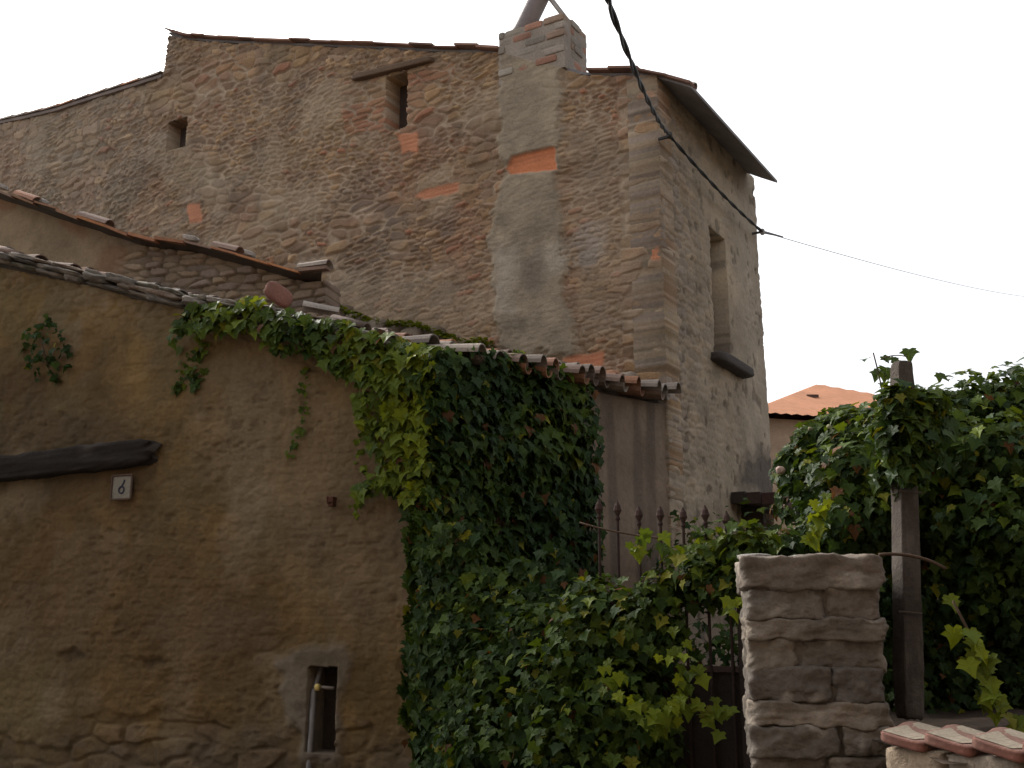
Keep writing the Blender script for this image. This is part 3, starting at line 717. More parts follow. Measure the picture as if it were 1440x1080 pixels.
while u < bp_[-1][0]:
    L = random.uniform(.26, .38); z0, z1 = [float(np.interp(q, [p[0] for p in bprof], [p[1] for p in bprof])) for q in (u, u + L)]
    gap = PB.uv(150, 322)[0] < u < PB.uv(118, 310)[0]
    jz = random.uniform(-.03, .02); pa = PB.pt(u, z0 - .012 + jz, .225); pb = PB.pt(u + L, z1 - .012 + jz * .3, .225)
    oc = np.array(random.choice([(.48, .22, .10), (.42, .20, .11), (.36, .20, .12), (.30, .2, .15)])) * random.uniform(.75, 1.1)
    m.box((pa + pb) / 2 + ZA * .012, (pb - pa) / 2 * .99, PB.n * random.uniform(.03, .06), ZA * random.uniform(.010, .017), oc * .8)
    if random.random() < .3: coppo(m, pa + ZA * random.uniform(.028, .04) - PB.n * .03, pb - pa, ZA, L * 1.08, .085, .07, tcol())
    if random.random() < .25:
        m.rock(pa + ZA * .09 - PB.n * random.uniform(.05, .2), (pb - pa) * .25, PB.n * .05, ZA * .03, (.3, .27, .24), int(u * 77), .15, 5, 4)
    u += L
m.build("verge_tiles", M_tile, rb)

# loose things on the low roof
q = at(392, 414, 9.6); t1 = thing("broken_tile", q.tolist(), "pale red broken clay slab leaning on the low roof below the orange tile edge", "tile")
m = MB(); m.rock(q, V3(.11, .04, -.07), V3(-.02, .035, -.0), V3(.035, .01, .075), (.21, .105, .08), 14, .10, 8, 3.2); m.build("slab", M_tile, t1, smooth=True)
q = at(447, 430, 9.9); t2 = thing("barrel_tile", q.tolist(), "weathered grey barrel tile lying loose at the top of the low roof", "tile")
m = MB(); coppo(m, q - V3(.14, .02, .03), V3(.30, .05, -.04), ZA, .34, .085, .075, (.33, .29, .25), 10); m.build("tile", M_tile, t2, smooth=False)

# ================================================================== FAR HOUSE
FH = at(1150, 541, 32); fh = thing("far_house", (FH[0], FH[1], 0), "distant house with an orange tiled hip roof and peach walls beyond the vine", "house")
ze = at(1150, 606, 28)[2]; m = MB(); hw = 5.2
ax_ = V3(.96, .28); ay_ = V3(-.28, .96); c0 = V3(FH[0], FH[1])
cs = [c0 + ax_ * a * hw + ay_ * b * hw for a, b in ((-1, -1), (1, -1), (1, 1), (-1, 1))]
nR = 36
v = []; f = []; apx = V3(FH[0], FH[1], FH[2])
for k in range(4):
    a, b = cs[k], cs[(k + 1) % 4]; base = len(v); me_ = (a + b) / 2 + ZA * ze
    for i in range(nR * 2 + 1):
        t = i / (nR * 2.); rip = .03 if i % 2 else 0; sm = 1 - abs(2 * t - 1)
        for s_ in (0, .25, .5, .75, 1): v.append(a * (1 - t) + b * t + ZA * (ze + rip) + (apx - me_) * sm * s_)
    for i in range(nR * 2):
        for s_ in range(4): f.append((base + i * 5 + s_, base + (i + 1) * 5 + s_, base + (i + 1) * 5 + s_ + 1, base + i * 5 + s_ + 1))
m.add(v, f, (.37, .165, .085)); frf = m.build("roof", mat_col("far_tiles", .9, .2, 3, .22, base=None, big=.8), fh)
for (x_, y_) in ((1128, 573), (1141, 560)):
    m = MB(); q = at(x_, y_, 29.3); m.box(q, V3(.16, 0, 0), V3(0, .16, 0), V3(0, 0, .07), (.10, .06, .045)); m.build("roof_vent", M_tile, frf)
m = MB(); m.box(c0 + ZA * ze / 2, ax_ * (hw - .45), ay_ * (hw - .45), ZA * (ze / 2 - .02), (.36, .26, .18)); m.build("wall", M_plaster, fh)
for t in (-.55, .1, .6):
    m = MB(); m.box(c0 - ay_ * (hw - .44) + ax_ * (hw * t) + ZA * (ze - 1.6), ax_ * .5, ay_ * .05, ZA * .7, (.09, .10, .08)); m.build("window", M_wood, fh)

# ================================================================== STONE PILLAR, GATE, LOW WALL, POST
PL = V3((1050 - 720) / 1580 * 5.05, 5.05); PRt = V3((1243 - 720) / 1580 * 4.95, 4.95)
pd = (PRt - PL); pw = np.linalg.norm(pd); pd /= pw; pn = V3(pd[1], -pd[0]); pn = pn if pn[1] < 0 else -pn
PP = Plane(PL, pd, pn)
pil = thing("stone_pillar", (PL + pd * pw / 2).tolist(), "rough stone gate pillar of stacked grey blocks at the lower right", "pillar")
ptop = PP.uv(1140, 780)[1]
m = MB(); m.box(PP.pt(pw / 2, ptop / 2 - .03, -.30), pd * (pw / 2 - .02), pn * .288, ZA * (ptop / 2 - .03), (.12, .10, .082)); m.build("mortar_core", M_conc, pil)
m = MB(); z = ptop; ks = 0; hs = [.15, .14, .085, .13, .14, .10, .125, .14, .09, .125, .12, .12, .12, .12]
for r_, hh in enumerate(hs):
    if z - hh < -.1: break
    ncut = [1, 2, 1, 2, 2, 1, 2, 2, 3, 2, 2, 3, 2, 2][r_]
    cuts = [0] + sorted(random.uniform(.35, .65) if ncut == 2 else (k + 1) / ncut + random.uniform(-.1, .1) for k in range(ncut - 1)) + [1]
    for k in range(ncut):
        u0, u1 = cuts[k] * pw, cuts[k + 1] * pw
        cc = np.array(random.choice([(.25, .215, .175), (.21, .175, .145), (.29, .245, .20), (.235, .195, .165), (.19, .165, .145), (.30, .23, .16) if r_ > 6 else (.24, .21, .18)])) * random.uniform(.85, 1.15)
        ex = .02 if r_ == 0 else random.uniform(-.008, .012)
        m.rock(PP.pt((u0 + u1) / 2, z - hh / 2 + random.uniform(-.006, .006), -.28 + random.uniform(-.012, .014)), pd * ((u1 - u0) / 2 - .004 + ex), pn * (.29 + ex), ZA * (hh / 2 + .004), cc * np.array((.64, .625, .60)), ks + 40, .03, 25, 16, .024); ks += 1
    z -= hh
for k in range(3):
    m.rock(PP.pt(.06 + .25 * k, ptop + .002, -.12 - .1 * k), pd * .08, pn * .07, ZA * .014, (.30, .28, .25), 60 + k, .2, 6, 3)
m.build("stone_blocks", M_rock, pil, smooth=True)

G0, G1 = V3(.47, 6.42), V3(1.22, 6.05); gd = G1 - G0; gl = np.linalg.norm(gd); gd /= gl; gn = V3(gd[1], -gd[0]); gn = gn if gn[1] < 0 else -gn
PG = Plane(G0, gd, gn)
gate = thing("iron_gate", G0.tolist(), "rusty iron gate with spear-topped bars, half swallowed by creeper", "gate")
us_tips = [(842, 702), (868, 704), (898, 711), (928, 711), (960, 713), (991, 710), (1021, 718)]
bar0 = None
def bar_mesh():
    mb = MB(); mb.tube([V3(0, 0, -1.75), V3(0, 0, -.075)], .0085, 8, (.04, .026, .022))
    mb.tube([V3(0, 0, -.115), V3(0, 0, -.105), V3(0, 0, -.09)], [.011, .015, .011], 8, (.04, .025, .022))
    mb.tube([V3(0, 0, -.088), V3(0, 0, -.058), V3(0, 0, -.03), V3(0, 0, 0)], [.010, .024, .018, .002], 8, (.05, .03, .025)); return mb
def tip(u):
    return 0
xs_t = [PG.uv(*p) for p in us_tips]
du_b = xs_t[1][0] - xs_t[0][0]
allu = [(xs_t[0][0] - du_b * k, xs_t[0][1] - .012 * k) for k in range(0)] + xs_t
for k, (u, z) in enumerate(allu):
    if u < -.05: continue
    p = PG.pt(u, z)
    if bar0 is None:
        bar0 = bar_mesh().build("bar", M_iron, None, smooth=False); b_ = bar0
    else: b_ = bar0.copy(); COL.objects.link(b_)
    b_.parent = gate; b_.matrix_parent_inverse = Matrix.Identity(4); b_.location = Vector((p - G0).tolist())
for z in (1.28, .93, .10):
    m = MB(); m.box(PG.pt(gl / 2, z, -.012), gd * (gl / 2), gn * .008, ZA * .016, (.06, .04, .035)); m.build("rail", M_iron, gate)
m = MB(); m.box(PG.pt(gl / 2 + .02, .50, -.03), gd * (gl / 2 - .02), gn * .004, ZA * .42, (.03, .024, .02)); m.build("sheet_panel", M_iron, gate)
m = MB(); m.box(PG.pt(gl + .02, .66, -.02), gd * .022, gn * .03, ZA * .66, (.04, .03, .026)); m.build("gate_post", M_iron, gate)

# raised bed behind the low wall
m = MB()
sx = np.linspace(1.55, 9, 40); sy = np.linspace(4.15, 12, 40); X, Y = np.meshgrid(sx, sy, indexing='ij')
Z = .66 + (fbm(X * 2, Y * 2, 4, 9) - .5) * .12
idx = np.arange(X.size).reshape(X.shape); qd = np.stack([idx[:-1, :-1], idx[1:, :-1], idx[1:, 1:], idx[:-1, 1:]], -1).reshape(-1, 4)
tag(link("soil", fastmesh("soil", np.stack([X, Y, Z], -1).reshape(-1, 3), qd), mat_col("leaf_litter", .95, .6, 30, .5, base=(.045, .03, .02))), kind="structure")
W0 = at(1243, 1035, 4.45); W1 = at(1446, 1062, 3.95); wd = W1 - W0; wd[2] = 0; wl = np.linalg.norm(wd); wd /= wl; wn_ = V3(wd[1], -wd[0]); wn_ = wn_ if wn_[1] < 0 else -wn_
PW = Plane(V3(W0[0], W0[1]), wd, wn_); wz = W0[2]
gw = thing("garden_wall", (W0 * [1, 1, 0]).tolist(), "low garden wall capped with red and cream coping tiles at the bottom right corner", "wall")
m = MB()
z = wz - .035; k = 0
while z > 0:
    u = -.02
    while u < 1.6:
        L = random.uniform(.22, .42)
        m.rock(PW.pt(u + L / 2, z - .065, -.10), wd * (L / 2 - .004), wn_ * .10, ZA * .062, np.array(random.choice([(.27, .21, .15), (.23, .185, .14), (.20, .165, .13)])) * random.uniform(.85, 1.1), 200 + k, .05, 7, 8); u += L; k += 1
    z -= .13
m.box(PW.pt(.78, wz / 2 - .05, -.11), wd * .8, wn_ * .08, ZA * (wz / 2), (.10, .08, .06))
m.build("wall", M_rock, gw, smooth=True)
cop = None; u = .09
for k in range(8):
    m = MB(); c_ = V3(0, 0, 0); m.rock(c_, wd * .098, wn_ * .115, ZA * .022, (.20, .085, .065), 3, .03, 8, 10, .006)
    if cop is None:
        m.add([c_ + wd * a + wn_ * b + ZA * .0235 for a, b in ((-.088, .104), (.05, .104), (.088, .03), (.092, -.10), (-.06, -.10))] , [(0, 1, 2, 3, 4)], (.22, .185, .14))
        cop = m.build("coping_tile", M_tile, None, smooth=True); o_ = cop
    else: o_ = cop.copy(); COL.objects.link(o_)
    p = PW.pt(u, wz, -.085); o_.parent = gw; o_.matrix_parent_inverse = Matrix.Identity(4); o_.location = Vector((p - W0 * [1, 1, 0]).tolist()); o_.rotation_euler = (.24 + random.uniform(-.03, .03), random.uniform(-.03, .03), random.uniform(.04, .10))
    u += .197

pb0 = at(1279, 1000, 5.3); pt0 = at(1268, 527, 5.3)
post = thing("concrete_post", pb0.tolist(), "slender grey concrete vineyard post standing to the right of the stone pillar", "post")
m = MB(); hp = (pt0[2] - pb0[2] + .1) / 2
ln_ = (pt0 - pb0) * (1 + .1 / (2 * hp - .1)) / 2
m.rock(V3(pb0[0], pb0[1], pb0[2]) + ln_ * .96, V3(.052, .012, 0), V3(-.012, .052, 0), ln_, (.065, .053, .044), 8, .012, 26, 12, .005, .25)
for v_ in m.v:
    t_ = (v_[:, 2] - pb0[2]) / (2 * hp); axc = pb0 + (pt0 - pb0) * t_[:, None]; k_ = (1.0 - .18 * t_)[:, None]
    v_[:, :2] = axc[:, :2] + (v_[:, :2] - axc[:, :2]) * k_; m.build("shaft", M_conc, post)
for y_ in (690, 860):
    m = MB(); m.tube([at(1264, y_, 5.24), at(1297, y_ + 3, 5.23)], .005, 6, (.10, .08, .065)); m.build("wire_tie", M_iron, post)

# ================================================================== CABLE
c1 = on_plane(941, 190, PF.P + PF.n * .1, PF.n); c2 = on_plane(1072, 326, PR.P + PR.n * .14, PR.n)
c0_ = at(858, 10, 5.0); c00 = at(812, -150, 3.4); c3 = at(1450, 418, 34)
cab = thing("overhead_cable", c1.tolist(), "black twisted overhead cable strung past the house corner", "cable")
def sagline(a, b, n, sag): return [a * (1 - t) + b * t - ZA * sag * 4 * t * (1 - t) for t in np.linspace(0, 1, n)]
core = sagline(c00, c0_, 20, .0)[:-1] + sagline(c0_, c1, 40, .10)[:-1] + sagline(c1, c2, 40, .05)
for s_ in (0, math.pi):
    m = MB(); pts = []
    for i, p in enumerate(core):
        t = core[min(i + 1, len(core) - 1)] - core[max(i - 1, 0)]; t /= np.linalg.norm(t); a = np.cross(t, ZA); a /= np.linalg.norm(a); b = np.cross(t, a)
        q = i * .75 + s_; pts.append(p + (a * math.cos(q) + b * math.sin(q)) * .0095)
    m.tube(pts, .0105, 6, (.028, .03, .033)); m.build("strand", M_cable, cab, smooth=True)
m = MB(); m.tube(sagline(c2, c3, 30, .12), .006, 5, (.30, .30, .31)); m.build("span_wire", M_cable, cab, smooth=True)
m = MB(); m.box(c1 + PF.d * .06 - PF.n * .03, PF.d * .07, PF.n * .012, ZA * .012, (.05, .05, .05)); m.rock(c1, PF.d * .03, PF.n * .03, ZA * .035, (.06, .055, .05), 2, .05, 5, 3); m.build("bracket", M_iron, cab)
m = MB(); m.box(c2 - PR.n * .06, PR.d * .012, PR.n * .08, ZA * .012, (.08, .08, .08)); m.rock(c2, PR.d * .03, PR.n * .03, ZA * .04, (.3, .29, .28), 2, .05, 5, 3); dw = (c3 - c2) / np.linalg.norm(c3 - c2); m.tube([c2, c2 + dw * .3, c2 + dw * .8], [.02, .016, .008], 6, (.2, .2, .21)); m.build("bracket", M_iron, cab)

# ================================================================== FOLIAGE
_half = [(.0, .02), (.17, -.13), (.40, -.06), (.36, .12), (.60, .30), (.36, .42), (.22, .62), (.0, 1.0)]
LT = np.array([(0, .34)] + _half + [(-x, y) for x, y in _half[-2:0:-1]]); nL = len(LT)
LZ = -.22 * LT[:, 0] ** 2 - .28 * (LT[:, 1] - .3) ** 2 + .10 * np.abs(LT[:, 0]); LT3 = np.concatenate([LT, LZ[:, None]], 1); LT3[0, 2] = -.04
LF = np.array([(0, i, i + 1) for i in range(1, nL - 1)] + [(0, nL - 1, 1)])
def leaves(P, N, T, size, colr, jitter=.5, rng=RNG):
    """P positions, N facing normals, T tip directions -> verts, tris, colours"""
    n = len(P)
    N = N + rng.normal(0, jitter, (n, 3)) * .6; N /= np.linalg.norm(N, axis=1)[:, None]
    T = T + rng.normal(0, jitter, (n, 3)) * .6; T = T - N * (N * T).sum(1)[:, None]; T /= np.linalg.norm(T, axis=1)[:, None] + 1e-9
    X = np.cross(T, N); cz = rng.uniform(.4, 2.2, n); wx = rng.uniform(.85, 1.15, n)
    v = P[:, None] + size[:, None, None] * (LT3[None, :, 0, None] * wx[:, None, None] * X[:, None] + (LT3[None, :, 1, None] - .3) * T[:, None] + LT3[None, :, 2, None] * cz[:, None, None] * N[:, None])
    f = LF[None] + (np.arange(n) * nL)[:, None, None]
    return v.reshape(-1, 3), f.reshape(-1, 3), np.repeat(colr, nL, 0)
class Leaves:
    def __init__(s): s.v = []; s.f = []; s.c = []; s.n = 0
    def add(s, P, N, T, size, colr, jitter=.5):
        if len(P) == 0: return
        v, f, c = leaves(np.asarray(P, float), np.asarray(N, float), np.asarray(T, float), np.asarray(size, float), np.asarray(colr, float), jitter)
        s.v.append(v); s.f.append(f + s.n); s.c.append(c); s.n += len(v)
    def build(s, name, parent):
        return link(name, fastmesh(name, np.concatenate(s.v), np.concatenate(s.f), np.concatenate(s.c), False), M_leaf, parent)
G_DK = np.array((.024, .048, .013)); G_MD = np.array((.060, .094, .013)); G_LT = np.array((.15, .185, .014)); G_YL = np.array((.17, .17, .018))
def gcol(n, k, rng=RNG):  # k also carries lit and shaded parts in the leaf colour
    """k 0 dark .. 1 lime, with per-leaf scatter"""
    k = np.clip(np.asarray(k) + rng.normal(0, .16, n), 0, 1.15)[:, None]
    c = np.where(k < .5, G_DK + (G_MD - G_DK) * k * 2, G_MD + (G_LT - G_MD) * (k - .5) * 2)
    y = rng.random(n) < .03; c = np.where(y[:, None], G_YL, c); y = rng.random(n) < .012; c = np.where(y[:, None], np.array((.13, .06, .025)), c)
    return c * rng.uniform(.75, 1.25, (n, 1))
def wall_scatter(L, pl, poly_px, dens, off0, off1, size, k, wob=.15, down=1.0, out=.8, seed=1, base=0.0, jitter=.5, gap=0.0):
    poly = pl.poly(poly_px); us = [p[0] for p in poly]; vs = [p[1] for p in poly]
    A = (max(us) - min(us)) * (max(vs) - min(vs)); n = int(A * dens)
    U = RNG.uniform(min(us), max(us), n); V = RNG.uniform(min(vs), max(vs), n)
    du = (fbm(U * 4, V * 4, 3, seed) - .5) * 2 * wob; dv = (fbm(U * 4 + 9, V * 4, 3, seed + 3) - .5) * 2 * wob
    keep = inpoly(U + du, V + dv, poly)
    if gap: keep &= vn(U * 4.5, V * 3.5, seed + 13) > gap
    U, V = U[keep], V[keep]; n = len(U)
    b = fbm(U * 1.6, V * 1.6, 3, seed + 5)
    H = base + off0 + (off1 - off0) * b * RNG.uniform(.25, 1, n)
    P = pl.P + U[:, None] * pl.d + V[:, None] * ZA + H[:, None] * pl.n
    kk = k + 1.1 * (fbm(U * 2.0, V * 2.0, 3, seed + 7) - .5)
    L.add(P, np.tile(pl.n * out + ZA * .35, (n, 1)), np.tile(-ZA * down + pl.n * .25, (n, 1)), RNG.uniform(.5, 1.35, n) * size, gcol(n, kk), jitter)
def blob_scatter(L, c, rad, n, size, k, seed=1, jitter=.6, upk=.25, shell=.45):
    d = RNG.normal(0, 1, (n, 3)); d /= np.linalg.norm(d, axis=1)[:, None]
    r = (1 - shell * RNG.random(n)) * (1 + .35 * (fbm(d[:, 0] * 2 + seed, d[:, 1] * 2 + d[:, 2] * 1.7, 3, seed) - .5) * 2)
    P = np.asarray(c) + d * r[:, None] * np.asarray(rad)
    kk = k + upk * d[:, 2] + .12 * RNG.normal(0, 1, n)
    T = -ZA * .8 + d * .6
    L.add(P, d * .8 + ZA * .45 - np.array([0, .25, 0]), T, RNG.uniform(.45, 1.3, n) * size, gcol(n, kk), jitter)
def strand(L, pts, per, size, k, jitter=.6, spread=.05):
    pts = [np.asarray(p, float) for p in pts]
    for a, b in zip(pts[:-1], pts[1:]):
        t = RNG.random((per, 1)); P = a * (1 - t) + b * t + RNG.normal(0, spread, (per, 3))
        N = np.tile(np.array((0, -.8, .5)), (per, 1)); L.add(P, N, np.tile(-ZA, (per, 1)), RNG.uniform(.6, 1.2, per) * size, gcol(per, np.full(per, k)), jitter)

# --- creeper on the low outbuilding
ivy = thing("creeper", (K + PS.n * .1).tolist(), "dense green creeper covering the corner and roof edge of the low outbuilding", "climbing plant")
L = Leaves()
side_poly = [(585, 490), (690, 500), (770, 520), (812, 555), (818, 640), (826, 700), (822, 880), (820, 1010), (590, 1130), (560, 1000), (575, 700)]
wall_scatter(L, PS, side_poly, 800, .05, .36, .092, .25, .10, seed=11, gap=.10)
wall_scatter(L, PS, side_poly, 800, .01, .08, .085, .05, .08, seed=12)  # dark under-layer: shade between the leaves put into their colour
# curtain hanging from the roof edge on the front wall
wall_scatter(L, PA, [(282, 440), (330, 430), (420, 445), (520, 470), (610, 498), (620, 560), (560, 560), (500, 528), (440, 516), (380, 488), (330, 470), (290, 480), (262, 500)], 760, .06, .32, .098, .55, .09, seed=21, base=.06)
wall_scatter(L, PA, [(500, 520), (620, 490), (625, 720), (560, 700), (520, 690), (545, 650), (520, 600)], 640, .05, .32, .096, .85, .12, seed=22, base=.05, gap=.2)  # lime tone: light on the corner put into the leaf colour
wall_scatter(L, PA, [(268, 480), (300, 470), (300, 530), (262, 565), (240, 560)], 260, .03, .12, .085, .4, .08, seed=23)
wall_scatter(L, PA, [(560, 690), (612, 700), (622, 1090), (598, 1090), (585, 880), (582, 760)], 560, .02, .2, .082, .15, .05, seed=24)
wall_scatter(L, PA, [(572, 1000), (600, 985), (600, 1090), (575, 1090)], 200, .02, .16, .09, .5, .06, seed=25)
for pts, k in (([(437, 515), (436, 560), (428, 610), (410, 652)], .55), ([(520, 560), (512, 640), (530, 690), (505, 725)], .75), ([(300, 480), (270, 520), (245, 560)], .45)):
    strand(L, [PA.pt(*PA.uv(*p), .07) for p in pts], 13, .052, k, .5, .025)
# over the eave and on the tiles
for (x_, y_, Y_, r_, n_) in ((640, 502, 8.35, .15, 130), (700, 515, 8.9, .15, 130), (755, 520, 9.2, .14, 110), (735, 512, 9.1, .13, 90), (560, 492, 8.1, .12, 90), (600, 512, 8.0, .17, 130), (790, 550, 9.3, .13, 90)):
    blob_scatter(L, at(x_, y_, Y_), (r_ * 1.3, r_, r_ * .7), n_, .095, .55, seed=x_)
ivy_l = L.build("foliage", ivy)
m = MB()
for k in range(7):
    u = .15 + k * .26; pts = []
    z = 0.
    while z < 2.9: pts.append(PS.pt(u + .12 * math.sin(z * 2 + k) + .06 * z * (random.random() - .5), z, .05)); z += .25
    m = MB(); m.tube(pts, .012 + .008 * random.random(), 6); m.build("stem", M_bark, ivy, smooth=True)

# --- creeper over the gate
gv = thing("creeper", (G0 + gd * .8).tolist(), "bushy creeper spilling over the iron gate, with yellowish shoots lower down", "climbing plant")
L = Leaves()
for (x_, y_, Y_, r_, k, n_) in ((672, 890, 7.3, .30, .22, 300), (720, 950, 6.9, .36, .25, 340), (680, 1010, 7.0, .32, .2, 280), (765, 900, 6.8, .34, .28, 340), (800, 980, 6.4, .36, .28, 330), (720, 1060, 6.5, .40, .2, 330),
        (850, 900, 6.3, .34, .34, 330), (870, 980, 6.2, .33, .36, 300), (820, 1060, 6.2, .36, .28, 300), (900, 1060, 6.1, .26, .38, 190), (910, 880, 6.2, .30, .36, 240), 
        (935, 830, 6.2, .16, .42, 110), (985, 812, 6.2, .18, .42, 120), (1010, 790, 6.1, .20, .45, 140), (1055, 775, 6.0, .18, .45, 130), (1000, 820, 6.1, .2, .36, 110), (1035, 820, 6.0, .17, .38, 90), (840, 845, 6.4, .2, .3, 110), (720, 850, 7.3, .26, .18, 180), (665, 1075, 7.0, .28, .2, 200)):
    blob_scatter(L, at(x_, y_, Y_), (r_ * 1.05, r_ * .6, r_ * .95), int(n_ * 1.5), .066, k - .13, seed=x_ + y_, shell=.65)
PQ = Plane(V3(-.62, 7.62), (1.6, -.75, 0), (-.75, -1.6, 0))
for dn, o1, kk in ((950, .30, .13), (700, .06, .03)):
    wall_scatter(L, PQ, [(590, 770), (650, 740), (720, 800), (790, 780), (840, 850), (900, 840), (955, 870), (965, 960), (950, 1090), (600, 1090)], dn, .0, o1, .078, kk, .2, seed=61, gap=.06)
for pts, k, n_ in (([(955, 900), (965, 960), (950, 1000), (930, 1020)], .8, 14), ([(850, 940), (880, 985), (920, 1010), (1000, 1000), (1020, 1005)], .8, 11), ([(1000, 735), (990, 725)], .5, 3), ([(1045, 850), (1030, 855)], .95, 8), ([(880, 770), (930, 760), (960, 790)], .5, 10)):
    strand(L, [at(x_, y_, 5.85) for x_, y_ in pts], n_, .075, k, .6, .035)
L.build("foliage", gv)
m = MB()
for (a, b, c_) in (((815, 735), (870, 752), (940, 758)), ((900, 1090), (925, 900), (1000, 760))):
    p0, p1, p2 = at(*a, 6.35), at(*b, 6.3), at(*c_, 6.25)
    m = MB(); m.tube([p0 * (1 - t) ** 2 + p1 * 2 * t * (1 - t) + p2 * t * t for t in np.linspace(0, 1, 10)], .006, 5); m.build("stem", M_bark, gv, smooth=True)

# --- vine on the trellis at the right
vine = thing("grape_vine", at(1330, 1000, 6.2).tolist(), "large leafy vine heaped over a trellis behind the concrete post and pillar", "vine")
L = Leaves()
B = []
for (x_, y_, Y_, r_) in ((1140, 665, 6.6, .20), (1172, 637, 6.6, .22), (1215, 615, 6.4, .24), (1262, 600, 6.2, .22), (1310, 590, 6.2, .25), (1370, 580, 6.2, .30), (1435, 572, 6.2, .32), (1500, 565, 6.2, .36),
        (1165, 700, 6.4, .30), (1210, 670, 6.2, .32), (1262, 655, 6.1, .32), (1330, 645, 6.0, .34), (1400, 645, 5.9, .34), (1470, 645, 5.9, .36),
        (1125, 655, 6.6, .15), (1150, 622, 6.6, .16), (1182, 598, 6.6, .15), (1112, 772, 6.2, .14), (1168, 750, 6.2, .2), (1190, 735, 6.1, .24), (1235, 725, 6.1, .24), (1330, 715, 6.1, .28), (1390, 725, 5.9, .28), (1450, 735, 5.7, .3), (1420, 800, 6.0, .28), (1360, 790, 6.2, .28), (1470, 830, 5.9, .3), (1300, 770, 6.4, .3), (1240, 770, 6.4, .25)):
    B.append((at(x_, y_, Y_), r_, .22, 420))
for (x_, y_) in ((1250, 850), (1310, 850), (1370, 860), (1430, 870), (1490, 880), (1240, 920), (1300, 920), (1360, 930), (1430, 940), (1500, 950), (1250, 790), (1320, 790), (1270, 985), (1320, 990), (1375, 995), (1430, 1000), (1490, 1005)):
    B.append((at(x_, y_, 7.0), .38, .02, 260))
for i in range(26):                                                     # canopy extended back and to the right to block light
    yy = random.uniform(6.7, 9.3); rr_ = random.uniform(.36, .5)
    B.append((np.array([random.uniform(.43 * yy, 6.5), yy, 1.1 + .205 * yy - rr_ * 1.05]), rr_, .2, 210))
for i in range(16):                                                     # hedge at the back
    B.append((np.array([1.7 + i * .32, 9.2 + random.uniform(-.4, .4), random.uniform(.8, 1.3)]), .55, .15, 150))
    B.append((np.array([1.7 + i * .32, 9.4 + random.uniform(-.3, .3), random.uniform(1.6, 2.1)]), .5, .15, 130))
for (c_, r_, k, n_) in B:
    blob_scatter(L, c_, (r_ * 1.1, r_ * .9, r_ * .85), int(n_ * 1.6), .066, k - .04, seed=int(abs(c_[0] * 97 + c_[2] * 31)) + 3, shell=.75, upk=.25)
for pts, k, n_, Y_ in (([(1352, 885), (1385, 905), (1365, 935), (1400, 965), (1385, 985), (1425, 1010), (1430, 1030)], .95, 5, 4.9), ([(1340, 845), (1350, 850)], .9, 2, 5.2), ([(1170, 690), (1150, 730), (1140, 765)], .85, 9, 5.75), ([(1240, 545), (1238, 520), (1230, 500)], .3, 3, 5.9), ([(1236, 505), (1255, 498), (1275, 500)], .3, 3, 5.9), ([(1330, 530), (1322, 518)], .3, 3, 6.0)):
    strand(L, [at(x_, y_, Y_) for x_, y_ in pts], n_, .085, k, .5, .02)
for q_ in ((1285, 615, 5.14, .18), (1255, 600, 5.2, .17), (1300, 580, 5.2, .16), (1262, 660, 5.3, .13), (1266, 566, 5.16, .11), (1280, 650, 5.15, .13)): blob_scatter(L, at(*q_[:3]), (q_[3], .07, q_[3]), 170, .07, .2, seed=q_[0], shell=.9)
L.build("foliage", vine)
for (x_, y_, Y_, r_) in ((1097, 661, 6.35, .026), (1139, 603, 6.35, .017), (1166, 600, 6.3, .016)):
    m = MB(); m.rock(at(x_, y_, Y_), V3(r_, 0, 0), V3(0, r_, 0), V3(0, 0, r_ * .85), (.46, .34, .29) if x_ < 1100 else (.36, .36, .22), x_, .25, 7, 2.2, .006, 0.); m.build("blossom", M_rock, vine, smooth=True)
m = MB()
for (a, b, c_, Y_, r_) in (((1236, 780), (1290, 775), (1330, 800), 5.15, .008), ((1340, 845), (1400, 960), (1430, 1040), 4.95, .006), ((1250, 600), (1240, 540), (1228, 496), 5.9, .004), ((1240, 505), (1258, 496), (1276, 502), 5.9, .003)):
    p0, p1, p2 = at(*a, Y_), at(*b, Y_), at(*c_, Y_)
    m = MB(); m.tube([p0 * (1 - t) ** 2 + p1 * 2 * t * (1 - t) + p2 * t * t for t in np.linspace(0, 1, 10)], r_, 6); m.build("stem", M_bark, vine, smooth=True)
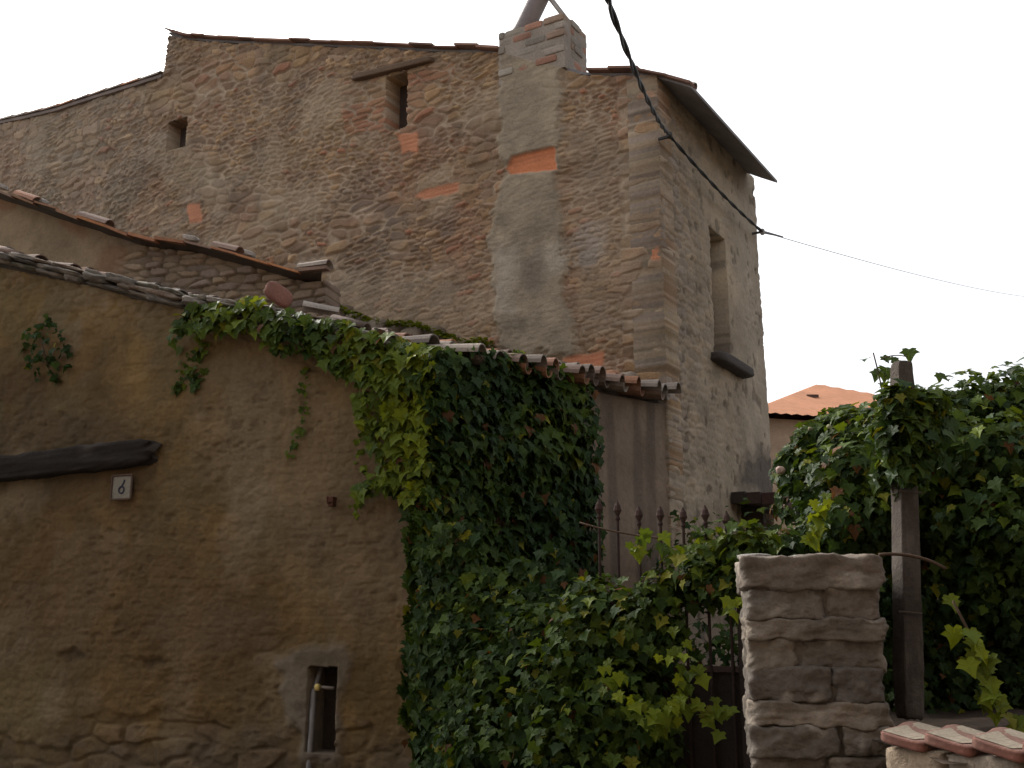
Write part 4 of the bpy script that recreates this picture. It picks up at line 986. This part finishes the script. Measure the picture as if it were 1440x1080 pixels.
# --- tuft on the front wall and moss on the roof edge
tf = thing("wall_plant", PA.pt(*PA.uv(70, 500), .04).tolist(), "dark tuft of wall plant growing from the front plaster at the left", "plant")
L = Leaves(); wall_scatter(L, PA, [(45, 460), (75, 445), (105, 470), (110, 520), (80, 545), (50, 530), (38, 495)], 420, .03, .22, .06, .12, .06, seed=31, jitter=.9); L.build("foliage", tf)
m = MB(); q = PA.uv(72, 530); m.tube([PA.pt(q[0], q[1], 0), PA.pt(q[0], q[1] + .15, .08), PA.pt(q[0] + .05, q[1] + .3, .1)], .006, 5); m.build("stem", M_bark, tf)
mo = None
L = Leaves(); u = 1.9
n_ = 900; U = RNG.uniform(1.9, 4.4, n_); Pq = []
for u in U:
    q = PF.P + PF.d * u; rr = float(np.dot(q - PS.P, rdir)); ee = float(np.dot(q - PS.P, PS.d)); z = float(zroof(ee, rr)); Pq.append(PF.pt(u, z + .25 + .07 * random.random() + .04 * math.sin(u * 5), random.uniform(.0, .27)))
L.add(np.array(Pq), np.tile(ZA, (n_, 1)), RNG.normal(0, 1, (n_, 3)), RNG.uniform(.03, .06, n_), gcol(n_, np.full(n_, .85)) * .8, .6)
tag(L.build("moss", None), "yellow-green moss along the top of the low roof", "moss", kind="stuff")

# ================================================================== ADDED HOUSE ACROSS THE STREET (unseen behind the viewer; put in to shade the lower walls)
opp = thing("added_shade_house", (0, -2.8, 0), "plain plastered house added unseen across the street to shade the lower walls", "house")
m = MB(); m.box(V3(0, -5.2, 3.6), V3(14, 0, 0), V3(0, 2.4, 0), V3(0, 0, 3.6), (.20, .15, .11)); m.build("wall", M_plaster, opp)
m = MB(); m.add([V3(-14.3, -2.4, 7.22), V3(14.3, -2.4, 7.22), V3(14.3, -5.2, 8.1), V3(-14.3, -5.2, 8.1), V3(14.3, -8.0, 7.22), V3(-14.3, -8.0, 7.22)], [(0, 1, 2, 3), (3, 2, 4, 5), (0, 3, 5), (1, 4, 2)], (.36, .2, .13)); m.build("roof", M_tile, opp)
